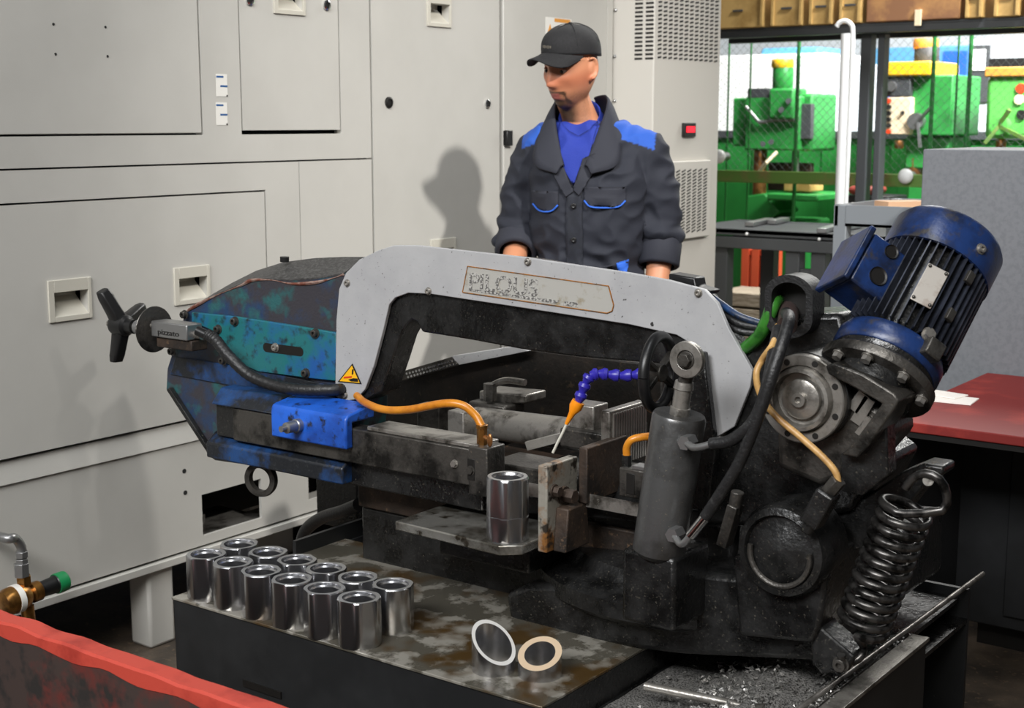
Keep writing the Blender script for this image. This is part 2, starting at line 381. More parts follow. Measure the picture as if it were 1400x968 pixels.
for vt in (101, 140):                              # two paper labels
    p0 = PX(295, vt, WX); p1 = PX(311, vt + 31, WX)
    l = MB().box(WX, WX + .001, p0.y, p1.y, p1.z, p0.z).obj('paper_label', 'lbl', enc)
    hz = p0.z - p1.z; wd = p1.y - p0.y
    MB().box(WX + .001, WX + .0014, p0.y, p0.y + wd * .66, p0.z - hz * .16, p0.z - hz * .08).obj('print_bar', 'lblb', l)
    MB().box(WX + .001, WX + .0014, p0.y + wd * .35, p1.y, p0.z - hz * .58, p0.z - hz * .50).obj('print_bar', 'lblb', l)
    MB().box(WX + .001, WX + .0014, p1.y - wd * .12, p1.y, p1.z, p1.z + hz * .07).obj('print_bar', 'ink', l)

# ================================================================== electrical cabinets
YA, YB, YC = YE, wy(686, 200), wy(836, 200)
def ecab(y0, y1, label):
    r = thing('electrical_cabinet', (WX - .35, (y0 + y1) / 2, 0), label, 'cabinet')
    MB().box(WX - .7, WX - .06, y0 + .003, y1 - .003, .0, 2.6).obj('body', 'gap' , r)
    return r
e1 = ecab(YA, YB, 'grey electrical cabinet with one cup handle and two round locks, beside the machine enclosure')
E1C = [cup_rect(583, -8, 616, 37), cup_rect(588, 326, 622, 372)]
dr = holed(WX - .03, WX, YA + .004, YB - .014, .12, 2.55, [cup_hole(r) for r in E1C]).obj('door', 'cab', e1)
lock(dr, 531, 140, 'ink', .018); lock(dr, 666, 142)
for r in E1C: cup(dr, r)
e2 = ecab(YB, YC, 'grey electrical cabinet with an orange warning label, behind the worker')
dr2 = MB().box(WX - .03, WX + .004, YB + .006, YC - .05, .12, 2.55).obj('door', 'cab', e2, bev=.003)
MB().box(WX - .03, WX + .002, YC - .044, YC - .001, .12, 2.55).obj('door_frame', 'cab', e2, bev=.003)
p = PX(690, 188, WX); MB().box(WX, WX + .022, p.y - .012, p.y + .022, p.z - .03, p.z + .026).obj('hinge', 'blackm', e2, bev=.003)
p0, p1 = PX(746, 23, WX + .004), PX(781, 52, WX + .004)
l = MB().box(WX + .004, WX + .005, p0.y, p1.y, p1.z, p0.z).obj('warning_label', 'lbl', e2)
hz = p0.z - p1.z; wd = p1.y - p0.y
MB().box(WX + .005, WX + .0055, p0.y + wd * .33, p1.y - wd * .05, p0.z - hz * .22, p0.z - hz * .03).obj('orange_band', 'dora', l)
MB().prism([(WX + .005, p0.y + wd * .04, p0.z - hz * .95), (WX + .005, p0.y + wd * .28, p0.z - hz * .95), (WX + .005, p0.y + wd * .16, p0.z - hz * .35)], (.0008, 0, 0)).obj('warning_triangle', 'dora', l)
# cooling unit hung on the cabinet side
XA = WX + .02
while True:
    q = V((XA, YC + .01, 1.5)); d = q - V((0, 0, H)); uu = CX + F * d.dot(RT) / d.dot(FW)
    if uu >= 892 or XA > -2: break
    XA += .004
YAe = PX(982, 200, XA).y
ac = thing('cooling_unit', ((WX + XA) / 2, YC + .2, 0), 'tall cabinet cooling unit with slotted vents and a red display', 'air conditioner')
MB().box(WX - .6, XA, YC + .01, YAe, .06, 2.7).obj('housing', 'acgrey', ac, bev=.006)
MB().box(WX - .5, XA - .06, YC + .05, YAe - .05, 0, .06).obj('plinth', 'dark', ac)
vb = MB()
zv0 = PX(900, 78, XA).z; sz = .0165
for j in range(28):
    z = zv0 + j * sz
    for i in range(12):
        y = YC + .03 + (YAe - YC - .05) * (i + .5) / 12; w = (YAe - YC - .05) / 12 * .32
        vb.obox((XA + .0006, y, z + (i % 2) * 0), (.0007, 0, 0), (0, w, .002), (0, -.0001, .0036))
v = vb.obj('front_vent', 'ink', ac); v['kind'] = 'stuff'
vb = MB()
for j in range(28):
    z = zv0 - .006 + j * sz
    for i in (0, 1):
        x = XA - .022 - i * .05; vb.obox((x, YC + .0095, z), (.018, 0, 0), (0, .0007, 0), (0, 0, .0042))
v = vb.obj('side_vent', 'ink', ac); v['kind'] = 'stuff'
q0, q1 = PX(915, 221, XA), PX(964, 322, XA)
pn = MB().box(XA, XA + .02, q0.y - .01, q1.y, q1.z, q0.z).obj('filter_panel', 'acgrey', ac, bev=.003)
vb = MB()
for j in range(20):
    z = q1.z + .03 + (q0.z - q1.z - .07) * j / 19
    for i in range(6):
        y = q0.y + .015 + (q1.y - q0.y - .04) * (i + .5) / 6
        vb.obox((XA + .0205, y, z), (.0007, 0, 0), (0, (q1.y - q0.y) / 6 * .30, .004), (0, 0, .0030))
v = vb.obj('vent_slots', 'ink', pn); v['kind'] = 'stuff'
q0, q1 = PX(932, 168, XA), PX(948, 187, XA)
ds = MB().box(XA, XA + .012, q0.y, q1.y, q1.z, q0.z).obj('display', 'ink', ac, bev=.002)
MB().box(XA + .012, XA + .014, q0.y + .02, q1.y - .012, q1.z + .018, q0.z - .014).obj('red_digits', 'led', ds)
for (u, v_) in ((842, 14), (841, 77), (841, 138)):
    p = PY(u, v_, YC + .01); MB().ball(p, .008, n=10, m=6).obj('screw', 'chrome', ac)

# ================================================================== pressure regulator on the enclosure, red bin
XR = -2.985
def R_(u, v, dx=0): return PX(u, v, XR + dx)
rg = thing('pressure_regulator', V((R_(25, 850).x, R_(25, 850).y, 0)), 'brass pressure regulator with green knob on a steel elbow pipe', 'valve')
MB().tube([V((WX - .007, R_(8, 736).y, R_(8, 736).z)), R_(8, 736), R_(20, 736), R_(29, 748), R_(29, 762)], .012, 12).obj('elbow_pipe', 'silver', rg)
b = MB()
for v0, v1, r in ((754, 762, .016), (764, 770, .016), (770, 788, .0195)): b.lathe([(r, 0), (r, (R_(29, v0) - R_(30, v1)).length)], R_(30, v1), (0, 0, 1), 6)
b.obj('pipe_nuts', 'silver', rg, bev=.001)
MB().cyl(R_(33, 800), R_(32, 787), .019, n=6).obj('brass_nut', 'brass', rg, bev=.001)
c = R_(24, 818); ax = (R_(72, 800) - R_(8, 824)).normalized()
bd = MB().lathe([(.012, -.045), (.028, -.042), (.034, -.03), (.036, 0), (.03, .022), (.02, .036), (.026, .04), (.026, .062), (.02, .066)], c, ax, 24).obj('brass_body', 'brass', rg)
MB().lathe([(.0365, -.012), (.0365, .004)], c, ax, 24).obj('label_band', 'lbl', bd)
MB().lathe([(.02, .066), (.022, .11), (.024, .112)], c, ax, 20).obj('bonnet', 'blackm', rg)
MB().lathe([(.026, .112), (.027, .118), (.026, .14), (.02, .145)], c, ax, 24).obj('green_knob', mat('green_knob', (22, 122, 70), .4), rg)
MB().cyl(R_(40, 852), R_(37, 828), .017, n=16).cyl(R_(41, 870), R_(40, 852), .02, n=6).obj('outlet', 'brass', rg)
q = R_(41, 870); MB().cyl((q.x, q.y, 0), (q.x, q.y, q.z + .01), .012, n=14).obj('supply_pipe', 'silver', rg)
bt = .62
yb = PZ(0, 848, bt).y; xr = -1.0; xl = PZ(0, 848, bt).x - .3
bn = thing('steel_bin', ((xl + xr) / 2, yb - .3, 0), 'red rimmed steel bin with rough painted edge in front of the regulator', 'bin')
rim = MB(); n = 60
rings = []
for i in range(n + 1):
    x = xl + (xr - xl) * i / n; w = .034 + .006 * noise.noise(V((x * 9, 0, 1))); dz = .004 * noise.noise(V((x * 14, 3, 0))); dw = .012 * noise.noise(V((x * 11, 7, 2)))
    rings.append([(x, yb - .004 , bt - .026 - dw), (x, yb - .004, bt + dz - .004), (x, yb, bt + dz), (x, yb + w, bt + dz), (x, yb + w + .004, bt + dz - .005), (x, yb + w + .004, bt - .06)])
rim.loft(rings).obj('rim', 'redrim', bn)
MB().box(xl, xr, yb - .002, yb + .03, .02, bt - .012).obj('back_panel', 'binin', bn)
MB().box(xl, xr, yb - .6, yb, 0, .02).box(xl, xl + .02, yb - .6, yb, .02, bt - .05).obj('bin_shell', 'binin', bn)

# ================================================================== background hall (right)
YD = 8.3
def bx(parent, name, m, u0, v0, u1, v1, y0, dy, bev=.004, z0=None):
    """box whose front face spans two pixels on the plane y0"""
    a, c = PY(u0, v0, y0), PY(u1, v1, y0)
    return MB().box(a.x, c.x, y0, y0 + dy, c.z if z0 is None else z0, a.z).obj(name, m, parent, bev=bev)
def cy(parent, name, m, u, v0, v1, w, y, n=24):
    a, c = PY(u, v0, y), PY(u, v1, y); r = (PY(u + w / 2, v0, y).x - PY(u - w / 2, v0, y).x) / 2
    return MB().lathe([(r * .92, 0), (r, .01), (r, (a - c).length - .01), (r * .92, (a - c).length)], V((c.x, y, c.z)), (0, 0, 1), n).obj(name, m, parent)
# drill press with yellow capped motor
d1 = thing('drill_press', V((PY(1065, 200, YD).x, YD + .3, 0)), 'green drill press with a small yellow-capped motor on top', 'drill press')
bx(d1, 'head', 'dgreen', 1019, 132, 1092, 206, YD, .42, .012)
bx(d1, 'side_casting', 'dgreen', 1002, 134, 1019, 200, YD + .05, .36, .012)
bx(d1, 'right_casting', 'dgreen', 1092, 128, 1109, 207, YD + .06, .38, .02)
bx(d1, 'gear_cover', 'dgreen', 1051, 121, 1084, 163, YD - .06, .2, .015)
cy(d1, 'motor', 'dgreen', 1070, 92, 123, 26, YD + .1); cy(d1, 'motor_cap', 'dyel', 1070, 81, 93, 28, YD + .1)
bx(d1, 'switch_box', 'beam', 1022, 121, 1052, 134, YD, .12, .005)
bx(d1, 'drive_guard', 'beam', 1094, 142, 1108, 190, YD + .02, .05, .004)
cy(d1, 'quill', 'copper', 1038, 205, 268, 17, YD + .1); cy(d1, 'spindle', 'silver', 1087, 206, 236, 9, YD + .12)
MB().tube([PY(1020, 146, YD - .02), PY(1030, 158, YD - .03), PY(1040, 167, YD - .03), PY(1060, 164, YD - .03), PY(1092, 164, YD - .02)], .012, 8).obj('coolant_hose', 'silver', d1)
MB().tube([PY(1034, 240, YD - .02), PY(1048, 222, YD - .1), PY(1062, 208, YD - .03)], .012, 8, smooth=False).obj('feed_lever', 'cream', d1)
for u, v in ((1068, 150), (1078, 138), (1043, 197), (1054, 194)): MB().cyl(PY(u, v, YD - .062), PY(u, v, YD - .09), .018, n=12).obj('knob', 'beam', d1)
bx(d1, 'work_table', 'dgreen', 1048, 264, 1118, 276, YD - .1, .5, .01)
bx(d1, 'machine_vise', 'crate', 1071, 246, 1108, 263, YD - .02, .2, .01); bx(d1, 'vise_back', 'rust', 1050, 222, 1108, 262, YD + .3, .05, .006)
MB().ppx([(1020, 268), (1045, 264), (1066, 290), (1040, 312), (1018, 312)], YD, YD + .3).obj('table_bracket', 'dgreen', d1, bev=.01)
bx(d1, 'column_foot', 'dgreen', 1020, 300, 1090, 360, YD, .5, .02, z0=0)
# drill press with control panel
d2 = thing('drill_press', V((PY(1255, 200, YD).x, YD + .3, 0)), 'green drill press with cream control panel and yellow top', 'drill press')
bx(d2, 'body', 'dgreen', 1244, 103, 1300, 186, YD + .02, .5, .012)
bx(d2, 'lower_body', 'dgreen', 1238, 186, 1296, 232, YD + .1, .4, .012)
cp = bx(d2, 'control_panel', 'cream', 1211, 133, 1244, 184, YD - .03, .3, .006)
bx(d2, 'dial_panel', 'beam', 1211, 105, 1244, 132, YD - .03, .3, .006)
dl = PY(1220, 118, YD - .03); MB().cyl(dl, dl - V((0, .03, 0)), .03, n=18).obj('dial', 'silver', d2)
for k in range(6): q = PY(1216, 138 + k * 8.4, YD - .032); MB().cyl(q, q - V((0, .02, 0)), .014, n=12).obj('push_button', 'redp' if k in (0, 5) else 'ink', cp)
q = PY(1235, 154, YD - .032); MB().cyl(q, q - V((0, .02, 0)), .010, n=12).obj('push_button', 'ink', cp)
bx(d2, 'top_cover', 'dyel', 1205, 85, 1272, 103, YD - .05, .5, .01)
cy(d2, 'motor', 'beam', 1266, 64, 98, 33, YD + .3); cy(d2, 'motor_cap', 'dora', 1266, 53, 67, 34, YD + .3)
cy(d2, 'quill', 'copper', 1251, 214, 245, 22, YD + .15); cy(d2, 'copper_knob', 'copper', 1229, 192, 203, 12, YD)  # copper quill, and a small copper knob under the control panel
q = PY(1255, 166, YD - .0); MB().cyl(q, q - V((0, .05, 0)), .05, n=18).obj('feed_hub', 'silver', d2)
MB().bar(PY(1255, 166, YD - .05), PY(1258, 202, YD - .08), .016).bar(PY(1255, 166, YD - .05), PY(1272, 148, YD - .08), .016).obj('feed_lever', 'silver', d2)
bx(d2, 'column_foot', 'dgreen', 1240, 245, 1298, 360, YD + .12, .4, .02, z0=0)
# light green drill press at the right
d3 = thing('drill_press', V((PY(1385, 200, YD).x, YD + .3, 0)), 'light green drill press with orange top and crossed feed levers', 'drill press')
bx(d3, 'head', 'dgreen2', 1349, 104, 1425, 190, YD - .1, .5, .03); bx(d3, 'top_cover', 'dora', 1346, 92, 1426, 104, YD - .12, .54, .008)
q = PY(1371, 172, YD - .1); MB().cyl(q, q - V((0, .08, 0)), .05, n=18).obj('feed_hub', 'dgreen2', d3)
for (u, v) in ((1346, 196), (1402, 190), (1380, 150)): MB().bar(q - V((0, .07, 0)), PY(u, v, YD - .2), .02).obj('feed_lever', 'rail', d3)
for (u, v, m) in ((1396, 121, 'redp'), (1394, 136, 'cream'), (1397, 157, 'ink')):
    q2 = PY(u, v, YD - .1); MB().cyl(q2, q2 - V((0, .012, 0)), .028, n=16).obj('badge', m, d3)
cy(d3, 'quill', 'copper', 1368, 188, 206, 14, YD); bx(d3, 'column_foot', 'dgreen2', 1352, 204, 1425, 330, YD + .1, .4, .02, z0=0)
# green guard wall behind the drills
gw = thing('guard_fence', V((-2.9, YD + .8, 0)), 'low green sheet metal guard behind the drill presses', 'fence')
for k in range(6):
    a = PY(940 + k * 95, 189, YD + .8).x; c = PY(1035 + k * 95, 189, YD + .8).x; zt = PY(1100, 189, YD + .8).z
    MB().box(a + .006, c - .006, YD + .8, YD + .83, .05, zt).obj('panel', 'fgreen', gw)
    MB().box(a - .025, a + .025, YD + .79, YD + .85, 0, zt + .02).obj('post', 'fgreen', gw)
MB().box(PY(940, 189, YD + .8).x, PY(1510, 189, YD + .8).x, YD + .77, YD + .86, zt, zt + .05).obj('top_rail', 'beam', gw)
# green rail with two white knobs
ry = 7.6; a, c = PY(960, 239, ry), PY(1290, 250, ry)
rl = thing('guard_rail', V(((a.x + c.x) / 2, ry, 0)), 'green horizontal guard rail with white round knobs', 'rail')
MB().box(a.x, c.x, ry, ry + .05, a.z - .04, a.z + .03).obj('rail_bar', 'rail', rl, bev=.004)
for u, v in ((983, 214), (1238, 241)):
    q = PY(u, v, ry - .03); MB().cyl(q + V((0, .1, 0)), q, .025, n=16).obj('knob_stem', 'silver', rl); MB().ball(q, .042, .03, .042).obj('knob', 'white', rl)
for x in (a.x, c.x): MB().box(x - .02, x + .02, ry + .005, ry + .045, 0, a.z).obj('post', 'rail', rl)
# white machine cabinet, blue cabinets
yw = 10.2
t = thing('white_cabinet', V((PY(1060, 190, yw).x, yw + .4, 0)), 'big white machine cabinet behind the drill with yellow motor cap', 'cabinet')
bx(t, 'body', 'white', 960, 77, 1121, 300, yw, 1.0, .02, z0=0); bx(t, 'roof_unit', 'skyb', 1040, 66, 1118, 77, yw + .2, .6, .02)
bx(t, 'side_panel', 'hallw', 1121.5, 84, 1137, 300, yw + .05, .9, .01, z0=0)
t = thing('blue_cabinet', V((PY(1160, 190, yw + 1.1).x, yw + 1.4, 0)), 'deep blue cabinet between the white cabinet and dark posts', 'cabinet')
bx(t, 'body', 'deepb', 1138, 104, 1186, 300, yw + 1.1, .7, .01, z0=0); bx(t, 'cornice', 'white', 1138, 92, 1186, 104, yw + 1.08, .74, .01)
t = thing('blue_cabinet', V((PY(1250, 190, yw + 2.1).x, yw + 2.4, 0)), 'light blue cabinet behind the drill with the cream panel', 'cabinet')
bx(t, 'body', 'skyb', 1188, 66, 1322, 300, yw + 2.1, .7, .01, z0=0); bx(t, 'door', 'deepb', 1290, 70, 1318, 160, yw + 2.08, .02, .004)
t = thing('grey_machine', V((PY(1360, 190, yw).x, yw + .4, 0)), 'pale grey machine cabinet with dark window frame at hall end', 'machine')
bx(t, 'body', 'hallw', 1324, 54, 1440, 300, yw + .1, .7, .02, z0=0); bx(t, 'window_frame', 'beam', 1326, 62, 1350, 140, yw + .08, .02, .004); bx(t, 'glass', 'white', 1330, 68, 1346, 96, yw + .07, .012, .002)
bx(t, 'dark_slot', 'ink', 1352, 80, 1440, 92, yw + .08, .02, .002)
# overhead shelf beam with crates
ys_ = 7.2
sh = thing('overhead_shelf', V((PY(1180, 45, ys_).x, ys_ + .2, 0)), 'dark steel beam frame carrying a row of crates overhead', 'shelf')
zb0 = PY(1180, 45, ys_).z; zb1 = PY(1180, 35, ys_).z; xa, xb = PY(940, 40, ys_).x, PY(1480, 40, ys_).x
MB().box(xa, xb, ys_, ys_ + .06, zb0, zb1).obj('beam', 'beam', sh, bev=.004)
MB().box(xa, xb, ys_ + .5, ys_ + .56, zb0, zb1).obj('beam', 'beam', sh, bev=.004)
MB().box(xa, xb, ys_, ys_ + .56, zb1, zb1 + .012).obj('shelf_board', 'beam', sh)
for u, w in ((1171, 14), (1192, 9)):
    a, c = PY(u - w / 2, 120, ys_).x, PY(u + w / 2, 120, ys_).x; MB().box(a, c, ys_ + .1, ys_ + .18, 0, zb0).obj('post', 'beam', sh, bev=.004)
for x in (xa, xb): MB().box(x - .04, x + .04, ys_ + .1, ys_ + .18, 0, zb0).obj('post', 'beam', sh)
for k, (u0, u1) in enumerate(((975, 1051), (1054, 1104), (1106, 1145), (1147, 1184), (1318, 1350), (1357, 1400), (1402, 1450))):
    x0, x1 = PY(u0, 20, ys_).x, PY(u1, 20, ys_).x; z0 = zb1 + .012; z1 = z0 + .24
    cr = thing('crate', V(((x0 + x1) / 2, ys_ + .2, z0)), 'tan painted metal crate in the row on the overhead beam', 'crate', 'crates on the overhead beam')
    MB().box(x0 + .012, x1 - .012, ys_ - .03, ys_ + .42, z0, z1).obj('body', 'crate', cr, bev=.006)
    xm = (x0 + x1) / 2
    for x in (x0 + .02, x1 - .03): MB().box(x, x + .014, ys_ - .042, ys_ - .03, z0 + .005, z1).obj('corner_strip', 'crate', cr)
    MB().box(xm - .03, xm + .03, ys_ - .04, ys_ - .03, z0 + .09, z0 + .10).obj('handle', 'beam', cr)
x0, x1 = PY(1187, 20, ys_).x, PY(1315, 20, ys_).x
t = thing('rusty_box', V(((x0 + x1) / 2, ys_ + .2, zb1 + .013)), 'long rusty brown sheet metal box between the overhead crates', 'box')
MB().box(x0, x1, ys_ - .03, ys_ + .4, zb1 + .013, zb1 + .26).obj('body', 'rustp', t, bev=.006)
q = PY(1255, 24, ys_ - .04); MB().box(q.x - .015, q.x + .015, ys_ - .045, ys_ - .03, q.z - .04, q.z + .04).obj('latch', 'cream', t)
# white pipe with hooked top
yp = 6.9; pa, pb = PY(1157, 46, yp), PY(1150, 285, yp)
t = thing('white_pipe', V((pb.x, yp, 0)), 'white painted upright pipe with a hooked top before the drills', 'pipe')
MB().tube([V((pa.x, yp, 0)), V((pa.x, yp, 1)), V((pa.x, yp, pa.z))], .026, 14, smooth=False).obj('pipe', 'white', t)
MB().tube([V((pa.x + .03, yp, .8)), PY(1164.5, 100, yp), PY(1166, 46, yp), PY(1164, 34, yp), PY(1156, 28.5, yp), PY(1148, 31, yp), PY(1144, 36, yp)], .0115, 10).obj('hook', 'white', t)
MB().box(pa.x - .07, pa.x + .07, yp - .07, yp + .07, 0, .012).obj('base_plate', 'white', t)
# mesh fence between
yf = 7.84
t = thing('mesh_fence', V((PY(1200, 190, yf).x, yf, 0)), 'diamond wire mesh screen on thin green posts', 'fence')
zt, zl = PY(1200, 46, yf).z, PY(1200, 236, yf).z; xa, xb = PY(975, 100, yf).x, PY(1440, 100, yf).x
w = MB(); sp = .05; nn = int((xb - xa + zt - zl) / sp)
for k in range(nn):
    for sgn in (0, 1):
        s0 = xa - (zt - zl) + k * sp; p = V((s0, yf, zl)); q = V((s0 + zt - zl, yf, zt))
        if p.x < xa: p = V((xa, yf, zl + xa - s0))
        if q.x > xb: q = V((xb, yf, zl + xb - s0))
        if p.z >= zt or q.z <= zl: continue
        if sgn: p.z, q.z = zt + zl - p.z, zt + zl - q.z
        w.bar(p, q, .0016)
w = w.obj('wire_mesh', 'wire', t); w['kind'] = 'stuff'
for u in (995, 1025, 1090, 1205, 1275, 1308, 1325): 
    q = PY(u, 100, yf); MB().cyl((q.x, yf + .012, 0), (q.x, yf + .012, zt), .012 if u in (1090, 1275, 1325) else .006, n=10).obj('post', 'fgreen' if u != 1205 else 'beam', t)
# black steel work bench frame
yk = 6.0
bf = thing('steel_bench', V((PY(1100, 330, yk).x, yk + .3, 0)), 'black welded steel bench frame with loose offcuts on top', 'bench')
z1, z2, z3 = PY(985, 312, yk).z, PY(985, 321, yk).z, PY(985, 338, yk).z; xa, xb = PY(930, 320, yk).x, PY(1330, 340, yk).x
MB().box(xa, xb, yk, yk + .06, z2, z1).obj('top_rail', 'beam', bf, bev=.003); MB().box(xa, xb, yk - .01, yk + .05, z3, z2 - .006).obj('front_beam', 'beam', bf, bev=.003)
MB().box(xa, xb, yk + .55, yk + .61, z3, z1).obj('rear_beam', 'beam', bf, bev=.003); MB().box(xa, xb, yk, yk + .6, z1 - .02, z1 - .002).obj('deck', 'beam', bf)
for u in (982, 1080, 1115, 1240): 
    x = PY(u, 370, yk).x; MB().box(x - .035, x + .035, yk + .02, yk + .09, 0, z3).obj('leg', 'beam', bf, bev=.003)
    MB().box(x - .035, x + .035, yk + .52, yk + .59, 0, z3).obj('leg', 'beam', bf, bev=.003)
x = PY(1098, 375, yk).x; MB().box(PY(1080, 375, yk).x, PY(1118, 375, yk).x, yk + .03, yk + .07, PY(1098, 377, yk).z, PY(1098, 369, yk).z).obj('stretcher', 'beam', bf)
for u, v in ((1021, 320), (1120, 327)): q = PY(u, v, yk - .011); MB().ball(q, .008, n=10, m=6).obj('rivet', 'white', bf)
for k, (u0, v0, u1, v1) in enumerate(((1024, 310, 1052, 304), (1055, 307, 1074, 303), (1123, 319, 1148, 312), (1154, 315, 1174, 311))):
    a, c = PZ(u0, v0, z1), PZ(u1, v1, z1); a.z = c.z = z1 + .012
    tag(MB().bar(a, c, .045, .022).obj('metal_offcut', 'silver', bev=.003), 'short pale metal offcut lying on the black bench', 'offcut', 'offcuts on the black bench')
# things under / behind the bench
yt = 7.3
t = thing('trestle', V((PY(1045, 380, yt).x, yt, 0)), 'orange red painted trestle seen under the black bench', 'trestle')
for u in (1019, 1033, 1046, 1060): 
    q = PY(u, 338, yt); MB().box(q.x - .022, q.x + .022, yt, yt + .05, 0, q.z).obj('leg', 'orred', t)
MB().box(PY(1016, 345, yt).x, PY(1063, 345, yt).x, yt + .01, yt + .04, PY(1040, 350, yt).z, PY(1040, 343, yt).z).obj('top_bar', 'orred', t)
yq = 6.75
for k in range(7):
    z = .045 + k * .085; x0, x1 = PY(965, 400, yq).x, PY(1115, 400, yq).x
    tag(MB().box(x0 + random.uniform(0, .06), x1 - random.uniform(0, .1), yq + random.uniform(0, .04), yq + .35, z - .036, z + .036).obj('timber_plank', 'pallet', bev=.004), 'pale timber plank in the stack under the black bench', 'plank', 'planks stacked under the bench')
t = bx(None, 'gear_casting', 'pink', 1158, 254, 1192, 267, 7.9, .25, .03); tag(t, 'pinkish red gearbox casting beside the white pipe', 'casting')
t.location.z = t.location.z
MB_ = MB().box(PY(1150, 267, 7.9).x, PY(1215, 267, 7.9).x, 7.9, 8.2, 0, PY(1190, 267, 7.9).z - .004).obj('work_stand', 'dark', bev=.01); tag(MB_, 'dark machine stand under the pinkish red casting', 'stand')
# grey parts cart with shallow tray
yc = 4.75
ct = thing('parts_cart', V((PY(1200, 300, yc).x, yc + .2, 0)), 'grey steel parts cart with a shallow top tray', 'cart')
q = PY(1149, 280, yc); zc = q.z; x1 = PY(1262, 300, yc).x + .1
yb_ = yc + .5
MB().box(q.x - .025, q.x + .025, yc, yc + .05, 0, zc).obj('post', 'greyp', ct, bev=.004); MB().box(x1 - .05, x1, yc, yc + .05, 0, zc).obj('post', 'greyp', ct, bev=.004)
MB().box(q.x - .025, q.x + .025, yb_, yb_ + .05, 0, zc).obj('post', 'greyp', ct, bev=.004); MB().box(x1 - .05, x1, yb_, yb_ + .05, 0, zc).obj('post', 'greyp', ct, bev=.004)
zt_ = zc - .075
MB().box(q.x + .02, x1 - .05, yc, yb_ + .05, zt_, zt_ + .01).obj('tray_floor', 'white', ct)
MB().box(q.x + .02, x1, yc, yc + .012, zt_, zc).obj('tray_side', 'greyp', ct); MB().box(q.x + .02, x1, yb_ + .038, yb_ + .05, zt_, zc).obj('tray_side', 'greyp', ct)
MB().box(x1 - .012, x1, yc, yb_ + .05, zt_, zc).obj('tray_side', 'greyp', ct); MB().box(q.x - .02, q.x - .008, yc, yb_ + .05, zt_, zc).obj('tray_side', 'greyp', ct)
MB().box(q.x, x1 - .02, yc + .02, yb_, .2, .22).obj('lower_shelf', 'greyp', ct)
def sheet(name, m, c, w, d, h, rot, label, tilt=0):
    r = Matrix.Rotation(rot, 3, 'Z') @ Matrix.Rotation(tilt, 3, 'X')
    return tag(MB().obox(c, r @ V((w / 2, 0, 0)), r @ V((0, d / 2, 0)), r @ V((0, 0, h / 2))).obj(name, m), label, 'paper')
a = PZ(1187, 284, zt_ + .03); sheet('paper_stack', 'paper', (a.x, a.y, zt_ + .028), .13, .2, .034, .4, 'loose white papers lying in the grey cart tray')
a = PZ(1226, 288, zt_ + .04); sheet('kraft_envelope', 'paperb', (a.x + .03, a.y - .03, zt_ + .045), .17, .10, .068, .9, 'brown kraft paper bundle in the grey cart tray')
# grey partition cabinet + red topped table
q = PY(1262, 204, 4.25)
pc = thing('grey_locker', V((q.x + .8, 4.5, 0)), 'plain grey locker standing behind the red topped table', 'cabinet')
MB().box(q.x, q.x + 2.2, 4.25, 4.75, .05, q.z).obj('body', 'part', pc, bev=.004); MB().box(q.x + .03, q.x + 2.17, 4.29, 4.7, 0, .05).obj('plinth', 'dark', pc)
rt_ = thing('work_table', V((-.2, 3.8, 0)), 'work table with a worn dark red top and dark steel body', 'table')
x0 = PZ(1218, 567, .75).x; yf_ = 3.4
MB().box(x0, x0 + 2.2, yf_, 4.235, .725, .75).obj('table_top', 'redtab', rt_, bev=.003); MB().box(x0 + .005, x0 + 2.2, yf_ + .006, 4.23, .71, .724).obj('top_edge', 'ink', rt_)
MB().box(x0 + .03, x0 + 2.15, yf_ + .50, 4.2, .08, .71).obj('cabinet_body', 'dark', rt_, bev=.004); MB().box(x0 + .1, x0 + 2.1, yf_ + .56, 4.15, 0, .08).obj('plinth', 'ink', rt_)
for k in range(3): MB().box(x0 + .19 + k * .66, x0 + .81 + k * .66, yf_ + .488, yf_ + .498, .12, .68).obj('door', 'dark', rt_, bev=.003)
MB().box(x0 + .01, x0 + .05, yf_ + .03, yf_ + .5, .08, .71).obj('side_panel', 'dark', rt_, bev=.003)
MB().box(x0 + .01, x0 + .06, yf_ + .04, yf_ + .09, 0, .08).obj('leg', 'ink', rt_)
a = PZ(1297, 546, .752); sheet('paper_sheet', 'paper', (a.x, a.y, .7525), .14, .1, .003, .1, 'white paper sheet lying flat on the red table under a smaller sheet')
a = PZ(1290, 541, .752); sheet('paper_sheet', 'paper', (a.x, a.y, .7565), .11, .07, .003, -.2, 'small white paper sheet lying on top of a larger sheet')

# ================================================================== the band saw
saw = thing('band_saw', V((-1.6, 2.35, 0)), 'oily horizontal band saw with grey bow cover, blue housings and tilted motor', 'band saw')
def part(b, name, m, bev=0, parent=None, label=None, ang=38):
    o = b.obj(name, m, parent or saw, bev, ang)
    if label: o['label'] = label
    return o
ZT = .5; TX0, TX1, TY0, TY1 = -2.285, -.93, 1.89, 2.95
